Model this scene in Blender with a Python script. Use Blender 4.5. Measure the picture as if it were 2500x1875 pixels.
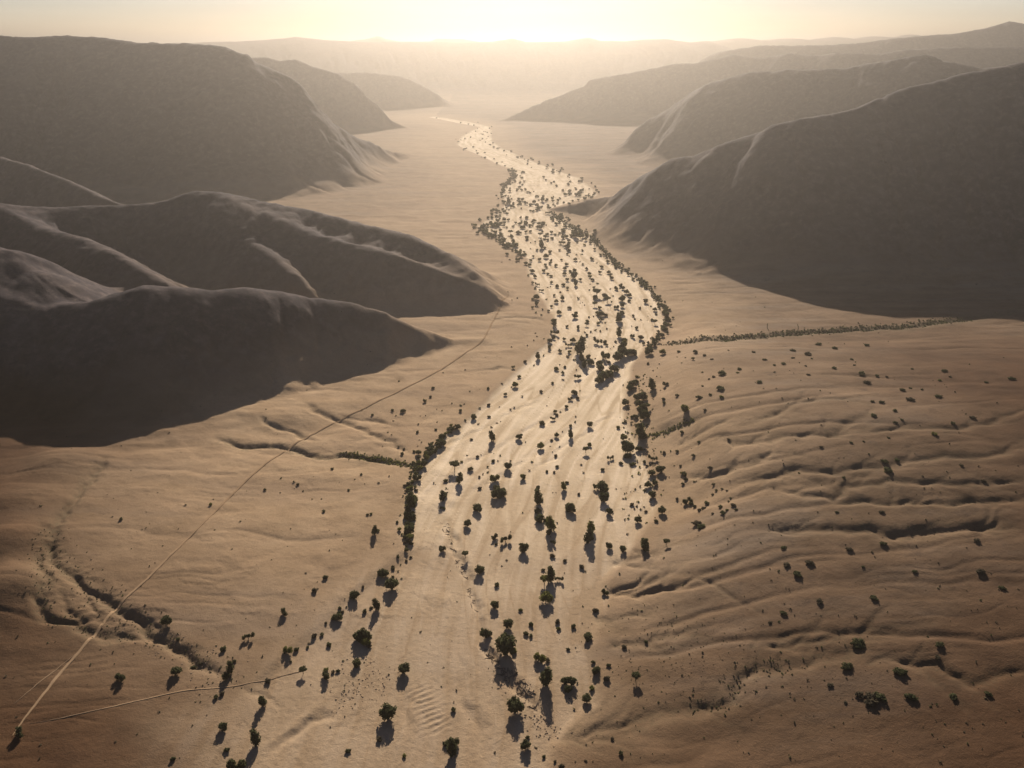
import bpy, math, random
import numpy as np

# ------------------------------------------------------------------ start clean
for _o in list(bpy.data.objects):
    bpy.data.objects.remove(_o, do_unlink=True)
S = bpy.context.scene
C = S.collection
R = math.radians

# ------------------------------------------------------------------ camera
CAM_H = 300.0
PITCH = R(20.98)
FPX = 2165.5                      # focal length in pixels of a 2500 px wide frame
cam_d = bpy.data.cameras.new('camera')
cam_d.sensor_fit = 'HORIZONTAL'
cam_d.angle = 2 * math.atan(1250 / FPX)
cam_d.clip_start = 1.0
cam_d.clip_end = 80000.0
cam = bpy.data.objects.new('camera', cam_d)
cam.location = (0, 0, CAM_H)
cam.rotation_euler = (math.pi / 2 - PITCH, 0, 0)
C.objects.link(cam)
S.camera = cam

# ------------------------------------------------------------------ sky and sun
SUN_EL = R(22.0)
SUN_AZ = R(0.5)                   # clockwise from +Y
W = bpy.data.worlds.new('World')
S.world = W
W.use_nodes = True
wn = W.node_tree
bg = wn.nodes['Background']
sky = wn.nodes.new('ShaderNodeTexSky')
sky.sky_type = 'NISHITA'
sky.sun_disc = False
sky.sun_elevation = SUN_EL
sky.sun_rotation = SUN_AZ
sky.altitude = 600
sky.air_density = 1.0
sky.dust_density = 0.2
sky.ozone_density = 1.0
warm = wn.nodes.new('ShaderNodeMix')
warm.data_type = 'RGBA'
warm.blend_type = 'MULTIPLY'
warm.inputs[0].default_value = 1.0
warm.inputs[7].default_value = (0.56, 0.522, 0.60, 1)
wn.links.new(sky.outputs[0], warm.inputs[6])
# thin streaks of high cloud
tc = wn.nodes.new('ShaderNodeTexCoord'); mp = wn.nodes.new('ShaderNodeMapping'); mp.inputs['Scale'].default_value = (2.2, 2.2, 26)
cn = wn.nodes.new('ShaderNodeTexNoise'); cn.inputs['Scale'].default_value = 1.6; cn.inputs['Detail'].default_value = 5
mr = wn.nodes.new('ShaderNodeMapRange'); mr.inputs[1].default_value = .35; mr.inputs[2].default_value = .7; mr.inputs[3].default_value = .96; mr.inputs[4].default_value = 1.07
wn.links.new(tc.outputs['Generated'], mp.inputs[0]); wn.links.new(mp.outputs[0], cn.inputs[0]); wn.links.new(cn.outputs[0], mr.inputs[0])
cl = wn.nodes.new('ShaderNodeVectorMath'); cl.operation = 'SCALE'
wn.links.new(warm.outputs[2], cl.inputs[0]); wn.links.new(mr.outputs[0], cl.inputs['Scale'])
wn.links.new(cl.outputs[0], bg.inputs[0])
bg.inputs[1].default_value = 0.05

sun_d = bpy.data.lights.new('sun', 'SUN')
sun_d.energy = 5.0
sun_d.angle = R(0.5)
sun_d.color = (1.0, 0.89, 0.75)
sun = bpy.data.objects.new('sun', sun_d)
sun.rotation_euler = (-(math.pi / 2 - SUN_EL), 0, -SUN_AZ)
sun.location = (0, 0, 900)
C.objects.link(sun)

S.view_settings.view_transform = 'Standard'
S.view_settings.look = 'None'
S.view_settings.gamma = 1.0
S.view_settings.use_curve_mapping = False
S.view_settings.exposure = 1.2

HAZE_DENSITY = 1.65e-4
HAZE_G = 0.84
HAZE_COLOR = (0.33, 0.30, 0.266)

S.render.engine = 'CYCLES'
S.cycles.max_bounces = 5
S.cycles.diffuse_bounces = 2
S.cycles.glossy_bounces = 1
S.cycles.transmission_bounces = 2
S.cycles.volume_bounces = 1
S.cycles.transparent_max_bounces = 8
S.cycles.use_denoising = True
S.cycles.sample_clamp_indirect = 6.0

# ------------------------------------------------------------------ noise
_rng = np.random.RandomState(11)
_perm = _rng.permutation(1024)
_perm = np.concatenate([_perm, _perm])
_ang = _rng.rand(1024) * 2 * np.pi
_gx, _gy = np.cos(_ang), np.sin(_ang)

def pnoise(x, y, seed=0):
    x = np.asarray(x, float) + seed * 37.13
    y = np.asarray(y, float) + seed * 91.7
    xf = np.floor(x); yf = np.floor(y)
    xi = xf.astype(np.int64) & 1023; yi = yf.astype(np.int64) & 1023
    fx = x - xf; fy = y - yf
    u = fx * fx * fx * (fx * (fx * 6 - 15) + 10)
    v = fy * fy * fy * (fy * (fy * 6 - 15) + 10)
    def g(ix, iy, dx, dy):
        h = _perm[(_perm[ix & 1023] + iy) & 1023]
        return _gx[h] * dx + _gy[h] * dy
    a = g(xi, yi, fx, fy); b = g(xi + 1, yi, fx - 1, fy)
    c = g(xi, yi + 1, fx, fy - 1); d = g(xi + 1, yi + 1, fx - 1, fy - 1)
    ab = a + u * (b - a); cd = c + u * (d - c)
    return (ab + v * (cd - ab)) * 1.5

def fbm(x, y, octv=4, seed=0, gain=0.5):
    s = 0; a = 1.0; f = 1.0; n = 0
    for i in range(octv):
        s = s + a * pnoise(x * f, y * f, seed + i * 5); n += a
        a *= gain; f *= 2.03
    return s / n

def ridged(x, y, octv=3, seed=0):
    s = 0; a = 1.0; f = 1.0; n = 0
    for i in range(octv):
        s = s + a * (1 - np.minimum(1, np.abs(pnoise(x * f, y * f, seed + i * 7)) * 2)); n += a
        a *= 0.5; f *= 2.1
    return s / n

def vcut(n, w): return np.maximum(0, 1 - np.abs(n) / w) ** 1.3

def sstep(a, b, x):
    t = np.clip((x - a) / (b - a), 0, 1)
    return t * t * (3 - 2 * t)

# ------------------------------------------------------------------ photograph rays -> places in the valley
# survey points are noted as (u, v) in a 2212 x 1659 copy of the photograph
KV = 2500 / 2212
cp, sp = math.cos(PITCH), math.sin(PITCH)
def ray(u, v, full=False):
    u = np.asarray(u, float); v = np.asarray(v, float)
    if not full: u = u * KV; v = v * KV
    up = (937.5 - v) / FPX
    return (u - 1250) / FPX, cp + up * sp, -sp + up * cp      # dx, dy, dz per unit of depth
def at_dist(u, v, D):
    dx, dy, dz = ray(u, v)
    return dx / dy * D, D, CAM_H + dz / dy * D
def on_flat(u, v, z=0.0):
    dx, dy, dz = ray(u, v)
    t = (z - CAM_H) / dz
    return dx * t, dy * t

# ------------------------------------------------------------------ survey: crests of the hills (u, v, distance)
RIDGES = [
 # name, label, width factor, gully strength, points
 ('hill', 'low dark ridge on the near left, its crest lit along the top', 1.85, .03, 0,
  [(-300,640,790),(-60,668,792),(60,690,795),(185,664,802),(251,639,809),(311,622,815),(376,624,823),(466,632,838),(531,624,851),(602,632,868),(677,647,884),(752,657,887),(827,677,888),(903,712,893),(978,738,903),(1045,748,912)]),
 ('hill', 'dark shoulder at the left edge of the valley behind the low lit ridge', 1.9, .03, 1,
  [(-700,330,910),(-450,420,900),(-200,500,890),(0,543,870),(70,590,855)]),
 ('hill', 'rounded dark hill with folded spurs left of the tree belt', 1.9, .07, 2,
  [(-400,420,1150),(-150,440,1180),(0,455,1200),(100,452,1220),(230,449,1240),(430,441,1250),(520,437,1250),(640,452,1235),(760,480,1210),(870,507,1170),(960,545,1130),(1015,585,1090),(1055,630,1060),(1078,668,1045)]),
 ('hill', '', 1.7, .10, 2,
  [(470,455,1235),(531,466,1200),(602,484,1175),(677,508,1150),(752,528,1125),(827,544,1105),(903,569,1090),(978,600,1070),(1043,622,1058)]),
 ('hill', '', 1.6, .08, 2,
  [(420,450,1245),(451,476,1200),(501,496,1165),(541,531,1118),(592,557,1082),(632,592,1045),(662,625,1030),(690,655,1015)]),
 ('hill', '', 1.6, .08, 2,
  [(-40,470,1190),(75,491,1140),(165,516,1090),(226,541,1045),(300,582,1000),(350,612,975)]),
 ('mountain', 'broad dark mountain with a flat top filling the upper left', 1.75, .055, 3,
  [(-1100,90,2500),(-600,60,2400),(-200,70,2350),(0,80,2300),(75,83,2300),(150,78,2320),(230,84,2300),(300,95,2260),(401,96,2250),(476,104,2210),(526,119,2200),(557,141,2215),(617,164,2240),(642,190,2270),(672,226,2300),(717,266,2340),(752,291,2380),(812,314,2440),(852,330,2500),(890,340,2600)]),
 ('mountain', '', 1.7, .12, 3,
  [(-200,300,1900),(-50,330,1750),(60,360,1620),(150,395,1550),(220,430,1480),(290,455,1430)]),
 ('ridge', 'hazy dark ridge stepping down to the valley behind the flat-topped mountain', 1.7, .07, 4,
  [(300,120,3300),(420,125,3400),(547,126,3500),(577,125,3500),(607,133,3500),(642,130,3500),(677,146,3500),(727,161,3480),(767,181,3460),(792,211,3450),(822,236,3440),(847,261,3440),(880,283,3450)]),
 ('ridge', 'pale round ridge far off on the left of the hazy valley mouth', 1.9, .08, 5,
  [(600,158,4700),(747,158,4700),(802,158,4700),(862,165,4700),(903,181,4700),(943,203,4700),(975,227,4750)]),
 ('hill', 'big dark hill on the right whose shadow falls over the plain', 1.6, .02, 6,
  [(1165,462,1735),(1181,454,1713),(1240,441,1700),(1271,431,1690),(1327,424,1660),(1367,396,1610),(1407,371,1570),(1447,346,1530),(1497,337,1500),(1557,313,1470),(1647,286,1440),(1673,271,1420),(1733,258,1410),(1790,249,1425),(1848,237,1440),(1908,213,1450),(1958,195,1455),(2058,168,1455),(2109,157,1450),(2212,138,1440),(2400,112,1430),(2700,95,1430)]),
 ('mountain', 'grey hazy mountain on the right with a steep nose to the valley floor', 1.8, .05, 8,
  [(1340,324,2820),(1372,296,2760),(1407,256,2700),(1457,226,2680),(1492,200,2650),(1537,180,2600),(1607,160,2550),(1700,153,2500),(1823,150,2450),(1908,135,2400),(1998,119,2350),(2040,135,2320),(2120,150,2300),(2250,140,2250),(2600,120,2200)]),
 ('mountain', 'long pale mountain sloping left into the haze beyond the right hills', 1.8, .05, 9,
  [(1075,264,3800),(1110,250,3850),(1181,217,3900),(1261,188,3900),(1276,174,3900),(1322,165,3900),(1387,153,3900),(1457,140,3900),(1507,137,3880),(1582,119,3850),(1652,128,3800),(1698,116,3750),(1773,122,3700),(1808,116,3650),(1898,117,3600),(1960,108,3550),(2084,103,3500),(2212,103,3500),(2500,95,3400)]),
 ('ridge', 'flat pale tableland along the horizon across the head of the valley', 5.0, .012, 10,
  [(-500,95,6600),(100,97,6600),(330,96,6600),(380,93,6600),(440,92,6600),(560,88,6600),(640,80,6600),(700,87,6600),(800,91,6600),(900,91,6600),(1000,92,6600),(1060,90,6600),(1085,87,6600),(1106,83,6600),(1122,87,6600),(1140,91,6600),(1220,90,6600),(1270,82,6600),(1300,89,6600),(1350,90,6600),(1390,86,6600),(1440,84,6600),(1490,92,6600),(1530,89,6600),(1560,100,6600),(1610,116,6600),(1680,135,6600)]),
 ('ridge', 'faint peaks standing on the horizon behind the pale tableland', 2.4, .05, 11,
  [(740,92,8600),(795,84,8600),(815,77,8600),(835,83,8600),(880,88,8600),(928,88,8600),(945,83,8600),(1000,85,8600),(1040,92,8600)]),
 ('mountain', 'pale peak rising on the horizon at the upper right corner', 2.2, .07, 12,
  [(1560,112,4588),(1640,99,4588),(1700,100,4588),(1800,98,4514),(1880,92,4477),(1930,84,4440),(2000,78,4440),(2060,74,4440),(2130,62,4440),(2180,47,4440),(2220,53,4440),(2320,70,4440),(2500,80,4440)]),
 ('ridge', 'faintest blue line of hills on the horizon left of the corner peak', 2.5, .05, 13,
  [(1480,92,8600),(1540,87,8600),(1600,83,8600),(1700,84,8600),(1830,80,8600),(1900,79,8600),(1960,75,8600),(2100,80,8600),(2400,84,8600)]),
]
HILL_NAMES = {}
for r_ in RIDGES:
    if r_[1]: HILL_NAMES[r_[4]] = (r_[0], r_[1])

# ------------------------------------------------------------------ survey: river bed outline on the valley floor
BANK_L = [(430,1720),(520,1560),(560,1480),(640,1390),(730,1310),(800,1250),(850,1215),(872,1190),(880,1120),(885,1050),(898,1005),(935,965),(985,925),(1045,878),(1100,825),(1150,775),(1185,745),(1200,705),(1195,675),(1165,640),(1150,600),(1140,560),(1095,530),(1060,505),(1030,490),(1060,470),(1085,445),(1085,420),(1095,400),(1110,380),(1105,368),(1060,345),(1005,325),(985,312),(1000,295),(1030,280),(1040,275),(1000,268),(930,254)]
BANK_R = [(945,252),(1010,263),(1060,274),(1062,286),(1055,305),(1080,320),(1130,342),(1200,365),(1250,385),(1280,410),(1290,425),(1240,437),(1200,450),(1190,460),(1240,490),(1275,510),(1290,540),(1330,570),(1375,600),(1410,635),(1430,670),(1432,700),(1410,740),(1380,775),(1360,800),(1345,850),(1350,880),(1360,920),(1378,950),(1390,1000),(1405,1050),(1415,1090),(1390,1130),(1360,1180),(1330,1220),(1300,1260),(1285,1330),(1270,1390),(1280,1450),(1290,1480),(1285,1530),(1230,1580),(1200,1620),(1195,1720)]
FLOW = [(960,1720),(985,1560),(985,1400),(1010,1250),(1060,1100),(1120,980),(1200,870),(1270,780),(1310,700),(1290,640),(1240,580),(1190,530),(1150,490),(1140,450),(1190,410),(1180,375),(1100,345),(1030,315),(1030,290),(1010,266),(940,252)]

def seg_dist(px, py, pts):
    """distance to a polyline, arc length at the nearest point, side"""
    best = np.full(px.shape, 1e18); arc = np.zeros(px.shape); side = np.zeros(px.shape); hh = np.zeros(px.shape)
    a0 = 0.0; sw = np.zeros(px.shape); sa = np.zeros(px.shape); sh = np.zeros(px.shape)
    for i in range(len(pts) - 1):
        x0, y0 = pts[i][:2]; x1, y1 = pts[i + 1][:2]
        ex, ey = x1 - x0, y1 - y0
        L2 = ex * ex + ey * ey + 1e-9
        t = np.clip(((px - x0) * ex + (py - y0) * ey) / L2, 0, 1)
        qx = px - (x0 + t * ex); qy = py - (y0 + t * ey)
        d = qx * qx + qy * qy
        m = d < best
        best = np.where(m, d, best)
        L = math.sqrt(L2)
        arc = np.where(m, a0 + t * L, arc)
        side = np.where(m, np.sign(ex * qy - ey * qx), side)
        if len(pts[i]) > 2:
            wt = (d + 60.0) ** -4 * L
            sw += wt; sa += wt * (a0 + t * L); sh += wt * (pts[i][2] + t * (pts[i + 1][2] - pts[i][2]))
        a0 += L
    if len(pts[0]) > 2: arc = sa / sw; hh = sh / sw
    return np.sqrt(best), arc, side, hh

def in_poly(px, py, poly):
    inside = np.zeros(px.shape, bool)
    n = len(poly)
    for i in range(n):
        x0, y0 = poly[i]; x1, y1 = poly[(i + 1) % n]
        if y0 == y1: continue
        c = ((y0 > py) != (y1 > py)) & (px < (x1 - x0) * (py - y0) / (y1 - y0) + x0)
        inside ^= c
    return inside

# ------------------------------------------------------------------ terrain sheet: rings round the valley's lookout, finer near, coarser far
az_in = np.linspace(R(-41), R(41), 780)
az_out = np.linspace(R(41), R(319), 52)[1:-1]
AZ = np.concatenate([az_in, az_out])
RAD = np.concatenate([[2.0], np.geomspace(20, 280, 12)[:-1], np.geomspace(280, 5200, 880)[:-1], np.geomspace(5200, 30000, 130)])
NA, NR = len(AZ), len(RAD)
gr, ga = np.meshgrid(RAD, AZ, indexing='ij')
GX = gr * np.sin(ga); GY = gr * np.cos(ga)
fx, fy = GX.ravel(), GY.ravel()

bank_l = [tuple(map(float, on_flat(u, v))) for u, v in BANK_L]
bank_r = [tuple(map(float, on_flat(u, v))) for u, v in BANK_R]
bank_l.insert(0, (bank_l[0][0] - 10, 60.0)); bank_r.append((bank_r[-1][0] - 5, 60.0))
river_poly = bank_l + bank_r
flow = [tuple(map(float, on_flat(u, v))) for u, v in FLOW]

# river distance only where it matters
near_riv = (np.abs(fx) < 1700) & (fy > 60) & (fy < 6500)
sd = np.full(fx.shape, 900.0); farc = np.zeros(fx.shape); foff = np.zeros(fx.shape)
qx, qy = fx[near_riv], fy[near_riv]
wob = 1 + qy / 900
wx = qx + 5 * wob * fbm(qx / (34 * wob), qy / (34 * wob), 3, 3)
wy = qy + 5 * wob * fbm(qx / (34 * wob), qy / (34 * wob), 3, 9)
d1 = seg_dist(wx, wy, bank_l)[0]; d2 = seg_dist(wx, wy, bank_r)[0]
ins = in_poly(wx, wy, river_poly)
sd[near_riv] = np.minimum(d1, d2) * np.where(ins, -1, 1)
d3, a3, s3, _ = seg_dist(qx, qy, flow)
farc[near_riv] = a3; foff[near_riv] = d3 * s3

# ---- valley floor
is_right = (fx > np.interp(fy, [p[1] for p in flow], [p[0] for p in flow]))
ped = np.minimum(np.maximum(sd, 0) * 0.014, 9.0)
bank = 1.5 * sstep(-5, 4, sd)
hump = 30 * sstep(20, 230, fx) * np.exp(-((fy - 640) / 250.0) ** 2) * sstep(0, 60, sd)
lefthump = 6 * sstep(-120, -330, fx) * np.exp(-((fy - 470) / 160.0) ** 2)
mounds = np.zeros(fx.shape)
for u, v, hgt, rr in ((45,1115,7,24),(28,1205,9,26),(120,1045,6,24),(62,1290,4,17),(10,1320,7,26),(150,1010,4,20),(480,905,3,30),(600,905,2.5,26),(700,890,2,24)):
    mx_, my_ = on_flat(u, v)
    mounds += hgt * np.exp(-(((fx - mx_) / 1.25) ** 2 + (fy - my_) ** 2) / rr ** 2)
floor = ped + bank + hump + lefthump + mounds
mid = fy < 7000
und = np.zeros(fx.shape)
und[mid] = 1.6 * fbm(fx[mid] / 130, fy[mid] / 90, 3, 21) + 0.35 * fbm(fx[mid] / 17, fy[mid] / 13, 3, 33)
outer = sstep(-2, 25, sd)
und += 1.5 * fbm(fx / 46, fy / 38, 3, 36) * sstep(-40, -120, fx) * sstep(560, 640, fy) * sstep(900, 760, fy)
floor = floor + und * outer
# long shallow drains on the right-hand plain and faint ones left, running down to the river
rp = mid & (sd > 0) & (fx > -900) & (fx < 1500)
xx, yy = fx[rp], fy[rp]
yw = yy + 22 * fbm(xx / 170, yy / 170, 3, 41) + 5 * fbm(xx / 40, yy / 40, 2, 43) - 0.09 * xx
def vcut(n, w): return np.maximum(0, 1 - np.abs(n) / w) ** 1.3
wid = yy / 700
d1_ = vcut(pnoise(xx / 520, yw / 58, 45), .11) * (0.4 + 0.6 * sstep(-.2, .3, pnoise(xx / 200, yy / 120, 46)))
d2_ = vcut(pnoise(xx / 260, (yw + 6 * pnoise(xx / 60, yy / 60, 44)) / 27, 47), .15) * sstep(-.15, .35, pnoise(xx / 160, yy / 110, 48))
d3_ = vcut(pnoise(xx / 130, (yw + 3 * pnoise(xx / 25, yy / 25, 50)) / 11, 52), .16) * sstep(0, .4, pnoise(xx / 90, yy / 60, 53))
soft_ = fbm(xx / 480, yw / 70, 2, 49)
rr_ = is_right[rp]
dsum = np.where(rr_, 1.0 * d1_ + .5 * d2_ + .32 * d3_ - .8 * soft_, 0.6 * d1_ + .5 * d2_ + .35 * d3_ - .4 * soft_) * sstep(4, 60, sd[rp])
drain = np.zeros(fx.shape)
drain[rp] = -dsum
floor = floor + drain
# river bed: streaks of sand bars and braids along the flow
rv = (sd < 3) & mid & near_riv
br = fbm(farc[rv] / 120, foff[rv] / 5.5, 3, 51)
chan = -0.9 * np.exp(-((np.abs(foff[rv] + 6 * pnoise(farc[rv] / 90, farc[rv] * 0, 55)) - 2) / 9.0) ** 2)
floor[rv] += (0.28 * br + chan + 0.12 * fbm(fx[rv] / 3, fy[rv] / 3, 2, 57)) * sstep(3, -6, sd[rv])

# ---- hills
acc = np.zeros(fx.shape); hill_id = np.full(fx.shape, -1); hill_top = np.full(fx.shape, 2.5)
P_ = 4.2
for name, label, k, gst, hid, pts in RIDGES:
    P = []
    for (u, v, D) in pts:
        x, y, z = at_dist(u, v, D)
        P.append((float(x), float(y), float(max(z, 1.0))))
    hmax = max(p[2] for p in P)
    wmax = k * hmax + 60
    m = (fx > min(p[0] for p in P) - wmax) & (fx < max(p[0] for p in P) + wmax) & (fy > min(p[1] for p in P) - wmax) & (fy < max(p[1] for p in P) + wmax)
    x, y = fx[m], fy[m]
    D0 = np.mean([p[1] for p in P])
    hm = min(hmax, 170 if D0 < 2000 else 300)
    ws = 0.5 * hm
    xw = x + 0.06 * hm * fbm(x / ws, y / ws, 3, 60 + hid)
    yw = y + 0.06 * hm * fbm(x / ws, y / ws, 3, 70 + hid)
    d, a, s, h = seg_dist(xw, yw, P)
    d0, _, _, h0 = seg_dist(x, y, P)
    w = k * h + 12
    # the crest itself stays where it was surveyed; the flanks are warped
    bl = sstep(0.0, 0.25, d0 / w)
    d = d0 * (1 - bl) + d * bl
    ee = 0.03 if hid >= 6 else 0.08 if D0 < 1300 else 0.04
    t = np.clip((np.sqrt((d / w) ** 2 + ee * ee) - ee) / (math.sqrt(1 + ee * ee) - ee), 0, 1)
    f = 0.5 * (1 - t) ** 1.9 + 0.5 * 0.5 * (1 + np.cos(np.pi * t))
    lam = 0.5 * hm + 12
    gl = ridged(a / lam + 0.25 * fbm(x / lam, y / lam, 2, 80 + hid), s * 3.3 + d / (lam * 3.2), 3, 90 + hid)
    mask = np.clip(t * 4, 0, 1) * np.clip((1 - t) * 2.2, 0, 1)
    z = h * (f - gst * mask * np.maximum(0, gl - 0.35) / 0.65 * 1.6)
    z += np.minimum(h, hm) * (0.006 if hid == 6 else 0.012) * fbm(x / (0.16 * hm + 4), y / (0.16 * hm + 4), 4, 100 + hid) * np.clip(t * 5, 0.25, 1)
    l2 = 0.30 * hm + 10
    cut = vcut(pnoise(a / l2 + .5 * fbm(x / (l2 * .8), y / (l2 * .8), 2, 110 + hid), s * 7.7 + d / (l2 * 4), 112 + hid), .22)
    z -= np.minimum(h, hm) * .045 * cut * mask * (1.0 if D0 > 1000 else .8)
    z = np.maximum(z, 0)
    acc[m] += z ** P_
    better = z > hill_top[m]
    ht = hill_top[m]; hi = hill_id[m]
    ht[better] = z[better]; hi[better] = hid
    hill_top[m] = ht; hill_id[m] = hi
hillz = acc ** (1 / P_)
hm_ = (hillz > 4) & (fy < 6500)
xh, yh = fx[hm_], fy[hm_]
rough = 2.6 * (ridged(xh / 70 + fbm(xh / 60, yh / 60, 2, 190), yh / 70, 3, 191) - .5) + 1.1 * fbm(xh / 16, yh / 16, 3, 193)
hillz[hm_] += -rough * sstep(4, 40, hillz[hm_]) * np.clip(yh / 1500, .5, 1.6)
hillz = np.maximum(hillz, 0)
floor_keep = floor.copy()
Z = floor * (1 - 0.75 * sstep(0, 40, hillz)) + hillz
# ground drops a little behind the lookout so that it never rises into view
Z = np.where(fy < 150, np.minimum(Z, 30), Z)
Z = np.minimum(Z, 404.0)
Z = Z.reshape(NR, NA)

def sample(grid, x, y):
    a = np.arctan2(x, y); r = np.hypot(x, y)
    a = np.where(a < AZ[0], a + 2 * np.pi, a)
    ia = np.clip(np.searchsorted(AZ, a) - 1, 0, NA - 2)
    ir = np.clip(np.searchsorted(RAD, r) - 1, 0, NR - 2)
    ta = np.clip((a - AZ[ia]) / (AZ[ia + 1] - AZ[ia]), 0, 1); tr = np.clip((r - RAD[ir]) / (RAD[ir + 1] - RAD[ir]), 0, 1)
    g = grid
    return (g[ir, ia] * (1 - ta) + g[ir, ia + 1] * ta) * (1 - tr) + (g[ir + 1, ia] * (1 - ta) + g[ir + 1, ia + 1] * ta) * tr

def hit(u, v, grid, lift=0.0, full=False):
    """where the line of sight through a survey point meets the land (or LIFT metres above it)"""
    dx, dy, dz = ray(u, v, full)
    dx, dy, dz = map(np.atleast_1d, (dx, dy, dz))
    lift = np.broadcast_to(lift, dx.shape)
    Y = np.full(dx.shape, 282.0); done = np.zeros(dx.shape, bool); out = Y.copy()
    for i in range(1400):
        x = dx / dy * Y; z = CAM_H + dz / dy * Y
        under = z < sample(grid, x, Y) + lift
        new = under & ~done
        out[new] = Y[new]; done |= under
        Y = np.where(done, Y, Y * 1.0022)
        if done.all(): break
    out = np.where(done, out, Y)
    return dx / dy * out, out

# ------------------------------------------------------------------ survey: gullies cut into the plains (depth, half width, line)
GULLIES = [
 (5.0, 8, 1, [(1440,744),(1500,737),(1560,733),(1704,722),(1848,713),(1956,706),(2080,690),(2230,668)]),
 (2.4, 5, 1, [(1405,942),(1459,924),(1498,909),(1525,900)]),
 (2.6, 5, 0, [(1450,966),(1506,942),(1535,920),(1570,906)]),
 (3.0, 6, 0, [(1520,948),(1588,956),(1668,947),(1740,942),(1812,936),(1840,909),(1884,897)]),
 (2.4, 5, 0, [(1822,936),(1884,927),(1992,926),(2064,926),(2136,917),(2182,895),(2230,880)]),
 (2.6, 5, 0, [(1615,925),(1646,902),(1689,891),(1722,870),(1776,859),(1830,862)]),
 (2.4, 5, 0, [(1430,1042),(1488,1032),(1524,1034),(1560,1025),(1588,1007),(1632,996),(1668,978),(1714,974)]),
 (2.8, 6, 0, [(1560,1056),(1588,1050),(1650,1032),(1740,1017),(1812,1014),(1884,1007),(1956,992),(2028,989),(2136,980),(2230,967)]),
 (3.0, 5, 0, [(1660,1056),(1740,1073),(1794,1071),(1830,1053),(1920,1037),(1992,1043),(2100,1043),(2230,1030)]),
 (3.2, 5, 0, [(1747,1073),(1812,1080),(1884,1086),(1956,1082),(2064,1086),(2172,1079),(2240,1072)]),
 (4.2, 7, 0, [(1640,1136),(1704,1140),(1776,1142),(1884,1147),(1956,1154),(2010,1149),(2064,1140),(2136,1136),(2240,1140)]),
 (3.4, 4, 0, [(1296,1283),(1340,1284),(1387,1286),(1427,1269),(1467,1259),(1532,1254)]),
 (2.0, 3.5, 0, [(1300,1284),(1345,1270),(1375,1262),(1410,1258)]),
 (2.6, 4, 0, [(1330,1222),(1347,1219),(1387,1221),(1417,1216)]),
 (1.8, 3, 0, [(1360,1190),(1379,1193),(1407,1198),(1427,1196)]),
 (2.0, 3, 0, [(1290,1405),(1352,1397),(1407,1384),(1457,1369),(1480,1366)]),
 (2.0, 5, 0, [(1195,1610),(1250,1588),(1307,1570),(1407,1550),(1482,1529),(1547,1524),(1587,1509),(1597,1469),(1648,1447),(1733,1437),(1808,1414),(1858,1389),(1908,1359)]),
 (1.2, 4, 0, [(1245,1602),(1320,1590),(1400,1570),(1480,1545),(1560,1522)]),
 (2.2, 4, 0, [(1550,1533),(1587,1555),(1612,1580)]),
 (2.0, 3.5, 0, [(1672,1519),(1708,1530),(1743,1542)]),
 (2.4, 5, 0, [(1858,1429),(1933,1429),(2034,1444),(2084,1469),(2159,1459),(2230,1420)]),
 (2.4, 5, 0, [(1617,1399),(1708,1394),(1833,1369),(1908,1352)]),
 (1.6, 3, 0, [(1285,1340),(1330,1345),(1370,1335),(1420,1330)]),
 # left side: feeder gullies
 (2.8, 5, 1, [(451,943),(526,966),(602,963),(652,976),(692,986),(742,983),(788,990),(836,995),(868,1003),(890,1009)]),
 (2.4, 4.5, 0, [(557,893),(577,913),(627,933),(667,948),(700,958)]),
 (2.6, 5, 0, [(652,868),(677,888),(727,903),(777,926),(800,936),(823,947),(844,952),(862,968),(885,985)]),
 (2.0, 4, 0, [(740,900),(772,905),(807,906),(836,918),(870,922)]),
 (2.0, 4, 0, [(905,915),(925,905),(950,890)]),
 (2.0, 4, 0, [(1015,800),(1080,796),(1120,805)]),
 (2.4, 5, 0, [(1060,690),(1110,684),(1160,690),(1190,700)]),
 # dry wash at lower left: two arms and braids
 (2.7, 3.8, 3, [(225,985),(218,1010),(190,1040),(160,1085),(130,1120),(108,1150),(100,1175),(115,1205),(150,1245),(200,1275),(260,1320),(300,1350),(350,1385),(400,1410),(450,1445),(500,1472)]),
 (2.8, 4, 3, [(98,1160),(88,1200),(92,1245),(85,1290),(105,1330),(150,1345),(205,1368),(255,1374),(305,1376),(345,1392)]),
 (1.8, 3, 0, [(108,1243),(160,1246),(185,1280),(205,1310),(228,1355)]),
 (1.6, 3, 0, [(125,1255),(145,1308),(190,1350),(230,1372)]),
 (1.6, 3, 0, [(240,1330),(290,1335),(340,1355),(390,1400)]),
 (1.4, 2.5, 0, [(500,1472),(540,1485),(575,1505),(620,1530)]),
 # cut banks and shallow channels in the sand
 (1.3, 2.6, 2, [(962,1130),(975,1175),(1000,1235),(1018,1290),(1027,1325),(1032,1360),(1050,1410),(1090,1455),(1130,1490),(1190,1550)]),
 (0.9, 2.6, 2, [(980,1420),(1000,1470),(1015,1520),(1035,1590),(1052,1660)]),
 (1.3, 2.2, 2, [(882,1470),(878,1530),(876,1600)]),
 (1.2, 2.4, 2, [(560,1650),(620,1600),(680,1560),(720,1530),(760,1500)]),
 (1.0, 2.0, 2, [(690,1575),(740,1560),(780,1530)]),
 (0.5, 2.2, 2, [(905,1010),(960,968),(1030,930),(1110,890),(1180,860)]),
 (0.5, 2.2, 2, [(985,1085),(1050,1050),(1130,1000),(1200,950),(1270,905)]),
 (0.5, 2.2, 2, [(940,1060),(1020,1000),(1100,950),(1180,910),(1290,850)]),
 (0.5, 2.2, 2, [(1140,1030),(1190,990),(1240,955),(1300,920),(1345,880)]),
]
fz = Z.ravel().copy()
veg = np.zeros(fx.shape)
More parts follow.
